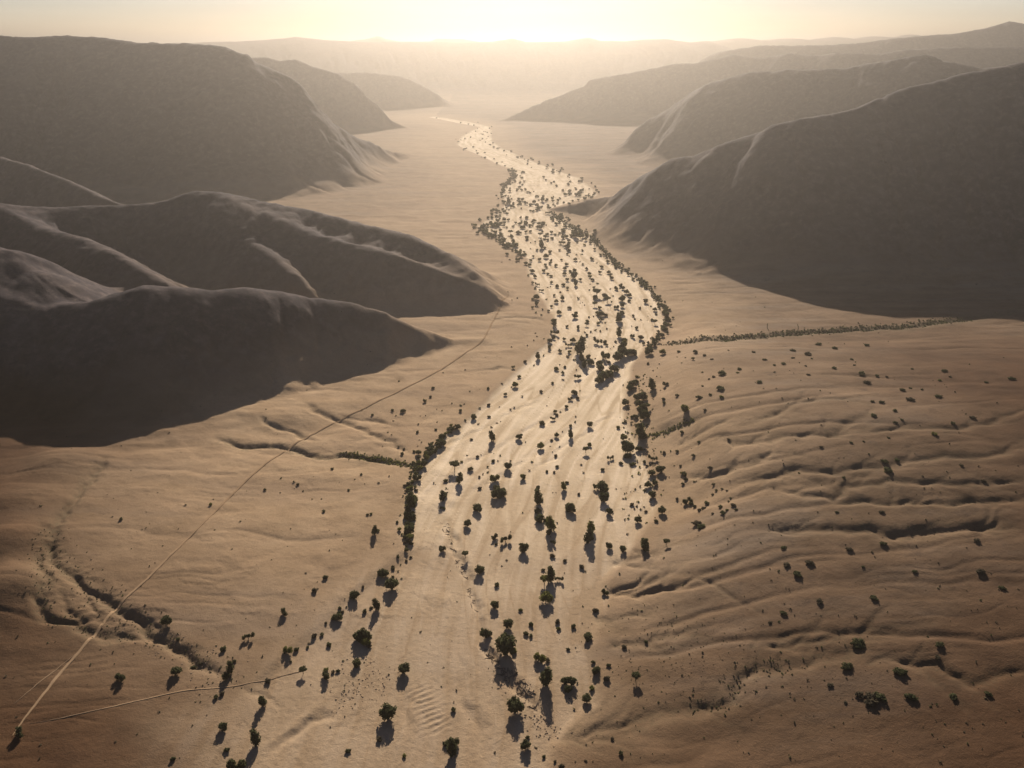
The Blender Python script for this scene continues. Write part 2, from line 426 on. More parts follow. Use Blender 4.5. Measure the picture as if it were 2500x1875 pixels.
def carve(dep_, hw, kind, P):
    hx = np.array([p[0] for p in P]); hy = np.array([p[1] for p in P])
    m = (fx > hx.min() - 90) & (fx < hx.max() + 90) & (fy > hy.min() - 90) & (fy < hy.max() + 90)
    x, y = fx[m], fy[m]
    n1 = fbm(x / 26, y / 26, 3, 120)
    d, a, s, _ = seg_dist(x + 7 * n1, y + 7 * fbm(x / 26, y / 26, 3, 131), P)
    tot = a.max() if len(a) else 1
    taper = np.clip(a / 25, 0.0, 1) * np.clip((tot - a) / 25, 0.0, 1)
    if kind == 4: taper = np.clip((tot - a) / (tot + .1), 0, 1)
    if kind == 2:
        # one-sided step: a cut bank
        fz[m] -= dep_ * 0.75 * taper * np.exp(-(d / hw) ** 2)
        fz[m] += dep_ * 0.35 * taper * np.exp(-((d - 2.2 * hw) / hw) ** 2) * (s > 0)
    else:
        ww = hw * (1 + 0.2 * pnoise(a / 40, a * 0, 140))
        wide = 0.15 if hx.mean() < 0 else 0.22
        fz[m] -= (0.75 if kind == 3 or hx.mean() < 0 else 0.45) * dep_ * taper * (np.exp(-(d / (ww * .7)) ** 2) * 0.9 + wide * np.exp(-(d / (ww * 3.2)) ** 2))
        veg[m] = np.maximum(veg[m], taper * np.exp(-(d / (ww * 1.3)) ** 2) * (1.0 if kind == 1 else 0.55 if kind == 3 else 0.35))
grnd = random.Random(31)
for dep_, hw, kind, pts in GULLIES:
    u = np.array([p[0] for p in pts], float); v = np.array([p[1] for p in pts], float)
    hx, hy = hit(u, v, Z)
    P = list(zip(hx.tolist(), hy.tolist()))
    carve(dep_, hw, kind, P)
    if kind == 0 and hx.mean() > 0 and len(P) > 3:
        # side rills joining the gully from upslope
        for q in range(len(P) + 2):
            k = grnd.randrange(len(P) - 1); t = grnd.random()
            x0 = P[k][0] + t * (P[k + 1][0] - P[k][0]); y0 = P[k][1] + t * (P[k + 1][1] - P[k][1])
            dx_, dy_ = P[k + 1][0] - P[k][0], P[k + 1][1] - P[k][1]
            an = math.atan2(dy_, dx_) + grnd.choice((-1, 1)) * grnd.uniform(.35, .8)
            L_ = grnd.uniform(18, 55); b = grnd.uniform(-.5, .5)
            pts2 = [(x0, y0)]
            for c in range(3):
                an += b * .5; x0 += L_ / 3 * math.cos(an); y0 += L_ / 3 * math.sin(an); pts2.append((x0, y0))
            carve(dep_ * grnd.uniform(.35, .6), 2.6, 4, pts2)
# broken ground of the dry wash between its two arms
wash = [tuple(map(float, on_flat(u, v))) for u, v in ((90,1160),(125,1190),(170,1240),(260,1310),(340,1370),(470,1455),(420,1440),(320,1385),(210,1375),(110,1335),(84,1290),(86,1200))]
wm_ = (fx > -420) & (fx < -150) & (fy > 340) & (fy < 620)
xw_, yw_ = fx[wm_], fy[wm_]
wd = seg_dist(xw_, yw_, wash + wash[:1])[0] * np.where(in_poly(xw_, yw_, wash), 1, -1)
fz[wm_] -= sstep(-5, 5, wd) * (0.4 + .8 * vcut(pnoise((xw_ + yw_) / 55, (xw_ - yw_) / 9, 195), .35))
veg[wm_] = np.maximum(veg[wm_], .22 * sstep(-5, 5, wd))
# ribs of scour beside the cut bank
rx, ry = hit(np.array([905., 955.]), np.array([1480., 1585.]), Z)
ex, ey = rx[1] - rx[0], ry[1] - ry[0]; L = math.hypot(ex, ey); ex /= L; ey /= L
al = (fx - rx[0]) * ex + (fy - ry[0]) * ey; ac = (fx - rx[0]) * -ey + (fy - ry[0]) * ex
msk = sstep(-2, 6, al) * sstep(L + 4, L - 6, al) * np.exp(-((ac + 1.0) / 6.5) ** 2)
mm = msk > 0.01
fz[mm] += 0.38 * msk[mm] * np.sin(al[mm] * 2 * np.pi / 3.4 + 1.3 * pnoise(fx[mm] / 6, fy[mm] / 6, 150) + 0.35 * ac[mm])
Z = fz.reshape(NR, NA)

# ------------------------------------------------------------------ soil maps (what the ground is made of, plus darkening painted in)
hl = hillz.ravel()
soft = np.where(is_right, 0, sstep(560, 430, fy))
sand_map = sstep(1, -1, (sd + soft * 55 * fbm(fx / 60, fy / 80, 4, 155)) / (4 + 50 * soft))
sand_map = sand_map * (1 - .8 * sstep(740, 340, fy + 40 * fbm(fx / 60, fy / 60, 2, 157)))  # pale tone fades into the darker ground tone toward the near end
bar_map = fbm(farc / 150, foff / 7.0 + 1.5 * fbm(farc / 200, foff / 60, 2, 158), 4, 159) * .5 + .5
bar_map += .3 * vcut(pnoise(farc / 170, foff / 16 + .8 * pnoise(farc / 120, foff / 90, 162), 163), .08) - .25 * vcut(pnoise(farc / 210, foff / 13 + .8 * pnoise(farc / 140, foff / 90, 164), 165), .10)
bar_map = np.where(np.abs(foff) < 500, bar_map, .5)
gp = [tuple(map(float, on_flat(u, v))) for u, v in ((1335,1222),(1285,1260),(1240,1290),(1222,1340),(1232,1392),(1262,1402),(1287,1340),(1305,1280))]
bm_ = (fx > 20) & (fx < 160) & (fy > 380) & (fy < 620)
bd = seg_dist(fx[bm_], fy[bm_], gp + gp[:1])[0] * np.where(in_poly(fx[bm_], fy[bm_], gp), 1, -1)
bar_map[bm_] += .42 * sstep(-3, 4, bd + 3 * fbm(fx[bm_] / 9, fy[bm_] / 9, 3, 161))
px0, py0 = map(float, on_flat(943, 1406))
bar_map -= .6 * np.exp(-(((fx - px0) / 1.5) ** 2 + ((fy - py0) / 7) ** 2))
rock_map = sstep(1, 55, hl + 14 * fbm(fx / 60, fy / 60, 3, 160))
# dark red-brown gravel on the slopes away from the river, pale silt next to it
edge = sd + 50 * fbm(fx / 140, fy / 90, 4, 170)
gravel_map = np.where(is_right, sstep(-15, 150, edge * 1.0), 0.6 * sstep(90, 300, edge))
gravel_map = np.clip(gravel_map + .55 * sstep(620, 340, fy + 60 * fbm(fx / 90, fy / 90, 3, 175)), 0, 1)  # dark tone strengthened toward the near ground
veg_map = np.clip(veg, 0, 1)
wobr = 70 * fbm(fx / 120, fy / 120, 4, 180)  # reddish soil that also carries lens falloff, painted darker into the lower corners
vignette_map = np.maximum(sstep(110, 330, np.hypot(np.minimum(fx + 40, 0), np.minimum(fy - 620, 0)) + wobr - 60) * (fx < 0),
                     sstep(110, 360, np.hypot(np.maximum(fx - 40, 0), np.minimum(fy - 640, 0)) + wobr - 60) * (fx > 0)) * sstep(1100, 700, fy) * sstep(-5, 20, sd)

# ------------------------------------------------------------------ node helpers
def new_mat(name):
    m = bpy.data.materials.new(name); m.use_nodes = True
    nt = m.node_tree; nt.nodes.clear()
    out = nt.nodes.new('ShaderNodeOutputMaterial')
    return m, nt, out
def nd(nt, t, **kw):
    n = nt.nodes.new(t)
    for k, v in kw.items(): setattr(n, k, v)
    return n
def mixc(nt, fac, a, b, blend='MIX'):
    n = nd(nt, 'ShaderNodeMix', data_type='RGBA', blend_type=blend)
    for i, v in ((0, fac), (6, a), (7, b)):
        if hasattr(v, 'default_value') or hasattr(v, 'is_linked'): nt.links.new(v, n.inputs[i])
        elif i == 0: n.inputs[0].default_value = v
        else: n.inputs[i].default_value = (*v, 1)
    return n.outputs[2]
def noise(nt, pos, scale, detail=4, rough=0.6, stretch=None):
    n = nd(nt, 'ShaderNodeTexNoise'); n.inputs['Scale'].default_value = scale
    n.inputs['Detail'].default_value = detail; n.inputs['Roughness'].default_value = rough
    if stretch:
        mp = nd(nt, 'ShaderNodeMapping'); mp.inputs['Scale'].default_value = stretch
        nt.links.new(pos, mp.inputs[0]); nt.links.new(mp.outputs[0], n.inputs[0])
    else: nt.links.new(pos, n.inputs[0])
    return n.outputs[0]
def ramp(nt, x, a, b):
    n = nd(nt, 'ShaderNodeMapRange'); n.inputs[1].default_value = a; n.inputs[2].default_value = b
    nt.links.new(x, n.inputs[0]); return n.outputs[0]
def math_(nt, op, a, b):
    n = nd(nt, 'ShaderNodeMath', operation=op)
    for i, v in ((0, a), (1, b)):
        if isinstance(v, (int, float)): n.inputs[i].default_value = v
        else: nt.links.new(v, n.inputs[i])
    return n.outputs[0]
def attr(nt, name):
    n = nd(nt, 'ShaderNodeAttribute'); n.attribute_name = name; return n.outputs['Fac']

# ------------------------------------------------------------------ land material: sand, silt, gravel and rock by soil map, corner vignette painted in
land, nt, out = new_mat('desert_land')
pos = nd(nt, 'ShaderNodeNewGeometry').outputs['Position']
n_big = noise(nt, pos, 0.006, 5)
n_mid = noise(nt, pos, 0.035, 5, 0.62)
n_fine = noise(nt, pos, 0.35, 4, 0.65)
n_str = noise(nt, pos, 0.02, 4, 0.6, (0.35, 1.6, 1))
n_grain = noise(nt, pos, 1.4, 2, 0.6)
silt = mixc(nt, ramp(nt, n_mid, .3, .7), (.275, .186, .108), (.365, .258, .158))
silt = mixc(nt, math_(nt, 'MULTIPLY', ramp(nt, n_big, .45, .7), .55), silt, (.35, .235, .142))
n_st2 = noise(nt, pos, 0.0075, 6, .65, (0.5, 2.2, 1))
silt = mixc(nt, math_(nt, 'MULTIPLY', ramp(nt, n_st2, .5, .66), .6), silt, (.22, .15, .095))
silt = mixc(nt, math_(nt, 'MULTIPLY', ramp(nt, n_str, .5, .72), .45), silt, (.30, .205, .125))
sand = mixc(nt, ramp(nt, n_mid, .3, .72), (.54, .415, .275), (.68, .545, .385))
sand = mixc(nt, math_(nt, 'MULTIPLY', ramp(nt, n_fine, .52, .75), .3), sand, (.40, .285, .175))
sand = mixc(nt, math_(nt, 'MULTIPLY', ramp(nt, attr(nt, 'bar'), .50, .72), .8), sand, (.41, .30, .185))
sand = mixc(nt, math_(nt, 'MULTIPLY', ramp(nt, attr(nt, 'bar'), .45, .28), .8), sand, (.72, .58, .42))
silt = mixc(nt, math_(nt, 'MULTIPLY', ramp(nt, n_fine, .5, .72), .35), silt, (.22, .145, .085))
n_rk = noise(nt, pos, 0.09, 6, .7)
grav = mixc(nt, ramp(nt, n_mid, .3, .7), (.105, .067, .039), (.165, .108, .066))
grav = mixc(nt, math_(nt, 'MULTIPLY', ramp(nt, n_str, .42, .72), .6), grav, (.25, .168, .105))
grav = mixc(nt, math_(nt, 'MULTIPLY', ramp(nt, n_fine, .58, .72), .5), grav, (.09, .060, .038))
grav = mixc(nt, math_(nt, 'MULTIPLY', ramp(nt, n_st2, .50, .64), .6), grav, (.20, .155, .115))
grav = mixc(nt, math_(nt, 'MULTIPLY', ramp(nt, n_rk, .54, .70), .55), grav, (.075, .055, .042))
rock = mixc(nt, ramp(nt, n_mid, .3, .7), (.027, .022, .028), (.066, .050, .051))
rock = mixc(nt, math_(nt, 'MULTIPLY', ramp(nt, n_fine, .5, .75), .6), rock, (.042, .034, .033))
rock = mixc(nt, math_(nt, 'MULTIPLY', ramp(nt, n_big, .5, .68), .5), rock, (.12, .085, .064))
rock = mixc(nt, math_(nt, 'MULTIPLY', ramp(nt, n_rk, .5, .66), .75), rock, (.115, .088, .078))
rock = mixc(nt, math_(nt, 'MULTIPLY', ramp(nt, n_rk, .47, .32), .75), rock, (.020, .017, .020))
scrub = (.075, .068, .040)
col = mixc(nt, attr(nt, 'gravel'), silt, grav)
red = mixc(nt, ramp(nt, n_mid, .3, .7), (.044, .021, .010), (.078, .039, .019))  # very dark red tone: corner vignette put into the soil colour
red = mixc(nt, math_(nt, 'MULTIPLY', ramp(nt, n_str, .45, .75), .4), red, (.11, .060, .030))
col = mixc(nt, attr(nt, 'vignette_soil'), col, red)
col = mixc(nt, attr(nt, 'rock'), col, rock)
vf = math_(nt, 'MULTIPLY', attr(nt, 'scrub'), ramp(nt, n_fine, .35, .6))
col = mixc(nt, math_(nt, 'MULTIPLY', vf, .8), col, scrub)
col = mixc(nt, attr(nt, 'sand'), col, sand)
spk = math_(nt, 'MULTIPLY', ramp(nt, n_grain, .58, .70), math_(nt, 'MULTIPLY', ramp(nt, n_str, .3, .7), .5))
col = mixc(nt, spk, col, (.07, .052, .036))
bs = nd(nt, 'ShaderNodeBsdfPrincipled')
nt.links.new(col, bs.inputs['Base Color'])
bs.inputs['Roughness'].default_value = 0.95
bs.inputs['Specular IOR Level'].default_value = 0.03
h1 = math_(nt, 'MULTIPLY', n_fine, .9)
h2 = math_(nt, 'MULTIPLY', n_grain, .22)
h3 = math_(nt, 'MULTIPLY', n_mid, 1.0)
hs = math_(nt, 'ADD', math_(nt, 'ADD', h1, h2), h3)
bp = nd(nt, 'ShaderNodeBump'); bp.inputs['Strength'].default_value = 0.4; bp.inputs['Distance'].default_value = 1.0
nt.links.new(hs, bp.inputs['Height']); nt.links.new(bp.outputs[0], bs.inputs['Normal'])
nt.links.new(bs.outputs[0], out.inputs[0])

# ------------------------------------------------------------------ cut the sheet into ground, river bed and each hill
ZX, ZY, ZZ = GX, GY, Z
dr_ = np.stack([np.gradient(ZX, axis=0), np.gradient(ZY, axis=0), np.gradient(ZZ, axis=0)], -1)
def dper(g):
    o = np.empty_like(g); o[:, 1:-1] = g[:, 2:] - g[:, :-2]; o[:, 0] = g[:, 1] - g[:, -1]; o[:, -1] = g[:, 0] - g[:, -2]; return o
da_ = np.stack([dper(ZX), dper(ZY), dper(ZZ)], -1)
NRM = np.cross(da_, dr_).reshape(-1, 3)
NRM /= np.linalg.norm(NRM, axis=1, keepdims=True) + 1e-12
NRM[NRM[:, 2] < 0] *= -1
VTX = np.stack([fx, fy, fz], -1)
i_, j_ = np.meshgrid(np.arange(NR - 1), np.arange(NA), indexing='ij')
jn = (j_ + 1) % NA
Q = np.stack([i_ * NA + j_, (i_ + 1) * NA + j_, (i_ + 1) * NA + jn, i_ * NA + jn], -1).reshape(-1, 4)
Q = Q[:, ::-1]
fc_sand = sand_map[Q].mean(1) > 0.5
hid_v = hill_id
hid_f = hid_v[Q[:, 0]]
strong = hl[Q].mean(1) > 5.0
face_lab = np.where(fc_sand & ~strong, 200, np.where(strong & (hid_f >= 0), hid_f, 100))

def land_piece(name, faces, label, cat):
    used, inv = np.unique(faces.ravel(), return_inverse=True)
    me = bpy.data.meshes.new(name)
    me.vertices.add(len(used)); me.vertices.foreach_set('co', VTX[used].ravel().astype(np.float32))
    me.loops.add(faces.size); me.loops.foreach_set('vertex_index', inv.astype(np.int32).ravel())
    me.polygons.add(len(faces)); me.polygons.foreach_set('loop_start', np.arange(0, faces.size, 4, dtype=np.int32))
    me.polygons.foreach_set('loop_total', np.full(len(faces), 4, np.int32))
    me.update(calc_edges=True)
    for nm, arr in (('sand', sand_map), ('rock', rock_map), ('gravel', gravel_map), ('scrub', veg_map), ('vignette_soil', vignette_map), ('bar', bar_map)):
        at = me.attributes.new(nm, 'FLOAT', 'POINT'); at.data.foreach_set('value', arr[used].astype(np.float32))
    try:
        cn = me.attributes.new('custom_normal', 'FLOAT_VECTOR', 'POINT'); cn.data.foreach_set('vector', NRM[used].ravel().astype(np.float32))
    except Exception as e:
        print('custom normal', e)
    me.polygons.foreach_set('use_smooth', np.ones(len(faces), bool))
    me.materials.append(land)
    o = bpy.data.objects.new(name, me); C.objects.link(o)
    o['kind'] = 'structure'; o['label'] = label; o['category'] = cat
    return o

land_piece('ground', Q[face_lab == 100], 'tan gravel plain and pale silt flats on both sides of the dry river', 'ground')
land_piece('river_bed', Q[face_lab == 200], 'pale sandy bed of the dry river winding up the valley', 'river bed')
for hid, (nm, lb) in HILL_NAMES.items():
    f = Q[face_lab == hid]
    if len(f): land_piece(nm, f, lb, nm)

# ------------------------------------------------------------------ haze: the dusty air of the valley
def haze_box(x0, x1, y0, y1, z0, z1):
    v = [(x, y, z) for z in (z0, z1) for y in (y0, y1) for x in (x0, x1)]
    f = [(0, 2, 3, 1), (4, 5, 7, 6), (0, 1, 5, 4), (2, 6, 7, 3), (0, 4, 6, 2), (1, 3, 7, 5)]
    me = bpy.data.meshes.new('haze'); me.from_pydata(v, [], f); me.update()
    m, nt, out = new_mat('dusty_air')
    pv = nd(nt, 'ShaderNodeVolumePrincipled')
    pv.inputs['Color'].default_value = (*HAZE_COLOR, 1)
    pv.inputs['Density'].default_value = HAZE_DENSITY
    pv.inputs['Anisotropy'].default_value = HAZE_G
    nt.links.new(pv.outputs[0], out.inputs['Volume'])
    try: m.cycles.homogeneous_volume = True
    except Exception: pass
    me.materials.append(m)
    o = bpy.data.objects.new('haze', me); C.objects.link(o)
    o['kind'] = 'stuff'; o['label'] = 'pale dusty haze filling the valley toward the horizon'; o['category'] = 'haze'
    return o
zmax = float(max(Z.max(), CAM_H)) + 4
zmin = float(Z.min()) - 1
far_ = float(RAD[-1]) + 50
haze_box(-far_, far_, -far_, far_, zmin, zmax)
print('terrain z', Z.min(), Z.max())

# ------------------------------------------------------------------ plants: leaf materials and a bark material
def leaf_mat(name, a, b):
    m, nt, out = new_mat(name)
    oi = nd(nt, 'ShaderNodeObjectInfo')
    pos = nd(nt, 'ShaderNodeNewGeometry').outputs['Position']
    n = noise(nt, pos, 0.7, 3)
    f = math_(nt, 'MULTIPLY', math_(nt, 'ADD', oi.outputs['Random'], ramp(nt, n, .3, .7)), .5)
    c = mixc(nt, f, a, b)
    d = nd(nt, 'ShaderNodeBsdfDiffuse'); nt.links.new(c, d.inputs[0])
    tr = nd(nt, 'ShaderNodeBsdfTranslucent'); nt.links.new(c, tr.inputs[0])
    mx = nd(nt, 'ShaderNodeMixShader'); mx.inputs[0].default_value = .4
    nt.links.new(d.outputs[0], mx.inputs[1]); nt.links.new(tr.outputs[0], mx.inputs[2])
    nt.links.new(mx.outputs[0], out.inputs[0])
    return m
LEAF = {'dark': leaf_mat('dark_leaves', (.054, .058, .028), (.090, .092, .046)),
        'olive': leaf_mat('olive_leaves', (.095, .10, .030), (.15, .145, .045)),
        'grey': leaf_mat('dry_grey_leaves', (.075, .062, .042), (.105, .088, .058))}
bark, nt, out = new_mat('grey_bark')
pos = nd(nt, 'ShaderNodeNewGeometry').outputs['Position']
b_ = nd(nt, 'ShaderNodeBsdfDiffuse')
nt.links.new(mixc(nt, ramp(nt, noise(nt, pos, 3.0, 3), .3, .7), (.06, .048, .036), (.13, .105, .08)), b_.inputs[0])
nt.links.new(b_.outputs[0], out.inputs[0])

rnd = random.Random(5)
def leaf_cloud(lobes, n, size, seed):
    """leaf clumps spread through overlapping lobes; unit tree (crown one metre wide); returns verts, faces"""
    r = np.random.RandomState(seed)
    vol = np.array([l[3] * l[4] * l[5] for l in lobes]) ** 0.75; vol /= vol.sum()
    V, F = [], []
    for q in range(n):
        l = lobes[r.choice(len(lobes), p=vol)]
        d = r.normal(size=3); d /= np.linalg.norm(d)
        rad = 0.55 + 0.5 * r.rand() ** 0.6
        if r.rand() < .06: rad *= 1.12
        c = np.array(l[:3]) + d * np.array(l[3:6]) * rad
        if c[2] < 0.03: c[2] = 0.03 + .1 * r.rand()
        nrm = d + r.normal(size=3) * .55; nrm /= np.linalg.norm(nrm)
        t1 = np.cross(nrm, r.normal(size=3)); t1 /= np.linalg.norm(t1); t2 = np.cross(nrm, t1)
        s = size * (.6 + .8 * r.rand())
        b = len(V)
        for a_, c_ in ((-1, -.7), (1, -.8), (.8, .7), (-.7, 1)):
            V.append(c + t1 * a_ * s * (.7 + .5 * r.rand()) + t2 * c_ * s * (.7 + .5 * r.rand()) + nrm * r.normal() * s * .25)
        F.append((b, b + 1, b + 2, b + 3))
    # inner mass of each lobe, ragged
    for l in lobes:
        b = len(V); nu, nv = 7, 4
        for i in range(nv + 1):
            th = np.pi * i / nv
            for j in range(nu):
                ph = 2 * np.pi * j / nu
                k = .72 * (1 + .28 * r.normal())
                k = min(max(k, .4), .95)
                p = np.array(l[:3]) + k * np.array([l[3] * np.sin(th) * np.cos(ph), l[4] * np.sin(th) * np.sin(ph), l[5] * np.cos(th)])
                p[2] = max(p[2], 0.02); V.append(p)
        for i in range(nv):
            for j in range(nu):
                F.append((b + i * nu + j, b + i * nu + (j + 1) % nu, b + (i + 1) * nu + (j + 1) % nu, b + (i + 1) * nu + j))
    return np.array(V), F

def lobes_round(r, h, nside=6):
    L = [(0, 0, h * .52, .36, .36, h * .42)]
    for i in range(nside):
        a = 2 * np.pi * (i + r.rand() * .6) / nside; q = .22 + .10 * r.rand()
        s = .17 + .09 * r.rand()
        L.append((q * np.cos(a), q * np.sin(a), h * (.32 + .42 * r.rand()), s, s, s * .9))
    return L
SHAPES = {}
def shape(key, lobes, h, n=360, size=.052, seed=1):
    V, F = leaf_cloud(lobes, n, size, seed)
    SHAPES[key] = (V, F, h, lobes)
for i in range(3):
    shape(('round', i), lobes_round(np.random.RandomState(100 + i), .78), .78, 400, seed=200 + i)
for i in range(3):
    r = np.random.RandomState(120 + i)
    shape(('broad', i), [(-.22 + .08 * r.rand(), .05, .30, .26, .26, .25), (.20, -.06 + .1 * r.rand(), .28, .28, .26, .24), (.02, .16, .36, .22, .2, .24), (-.05, -.18, .24, .22, .18, .2), (.36, .02, .2, .13, .13, .15), (-.36, .1, .2, .12, .14, .15)], .58, 380, seed=220 + i)
for i in range(2):
    r = np.random.RandomState(140 + i)
    shape(('double', i), [(-.24, 0, .36, .24, .25, .30), (.26, .05, .28, .22, .22, .24), (-.30, .12, .5, .13, .13, .16), (.30, -.1, .40, .12, .12, .15), (0, 0, .18, .16, .16, .14)], .68, 340, seed=240 + i)
for i in range(3):
    r = np.random.RandomState(160 + i)
    L = []
    for k in range(6):
        s = .10 + .07 * r.rand(); L.append((-.36 + .145 * k + .05 * r.normal(), .13 * r.normal(), s * 1.5 + .05 + .12 * r.rand(), s, s, s * 1.35))
    shape(('clumped', i), L, .5, 320, .045, seed=260 + i)
for i in range(2):
    shape(('upright', i), [(0, 0, .55, .36, .36, .45), (.1, .05, .95, .26, .26, .3), (-.12, 0, .3, .3, .3, .28), (.16, -.1, .5, .22, .22, .25)], 1.22, 320, .06, seed=280 + i)
for i in range(2):
    r = np.random.RandomState(180 + i)
    L = [(.0, 0, .62, .40, .38, .16)] + [(.3 * np.cos(a), .3 * np.sin(a), .56 + .12 * r.rand(), .18, .18, .13) for a in (0, 1.3, 2.5, 3.8, 5.1)]
    shape(('umbrella', i), L, .8, 340, .05, seed=300 + i)
for i in range(3):
    r = np.random.RandomState(190 + i)
    shape(('bush', i), [(0, 0, .22, .34, .32, .24), (.26, .05, .18, .2, .2, .18), (-.24, -.06, .2, .22, .2, .2), (.02, .2, .2, .2, .16, .18)], .46, 130, .07, seed=320 + i)

MESH = {}
def crown_mesh(key, tone):
    if (key, tone) not in MESH:
        V, F, h, L = SHAPES[key]
        me = bpy.data.meshes.new('%s_crown' % key[0]); me.from_pydata(V.tolist(), [], F); me.update()
        me.materials.append(LEAF[tone]); MESH[(key, tone)] = me
    return MESH[(key, tone)]
def trunk_mesh(key):
    """tapered trunk with limbs reaching into the lobes"""
    if ('t', key) not in MESH:
        V0, F0, h, L = SHAPES[key]
        V, F = [], []
        def limb(a, b, ra, rb, n=6):
            a = np.array(a, float); b = np.array(b, float); d = b - a; d /= np.linalg.norm(d) + 1e-9
            t1 = np.cross(d, (.3, 1, .2)); t1 /= np.linalg.norm(t1); t2 = np.cross(d, t1); k = len(V)
            for p, q in ((a, ra), ((a + b) / 2 + t1 * .015, (ra + rb) / 2), (b, rb)):
                for j in range(n):
                    an = 2 * math.pi * j / n; V.append(p + q * (math.cos(an) * t1 + math.sin(an) * t2))
            for s in range(2):
                for j in range(n): F.append((k + s * n + j, k + s * n + (j + 1) % n, k + (s + 1) * n + (j + 1) % n, k + (s + 1) * n + j))
        fork = .38 * h
        limb((0, 0, -.08), (.01, .01, fork), .042, .026)
        for l in L[:5]: limb((.01, .01, fork * .92), (l[0] * .85, l[1] * .85, max(l[2], fork * .8)), .022, .009, 5)
        me = bpy.data.meshes.new('trunk'); me.from_pydata([list(map(float, v)) for v in V], [], F); me.update()
        me.materials.append(bark); MESH[('t', key)] = me
    return MESH[('t', key)]

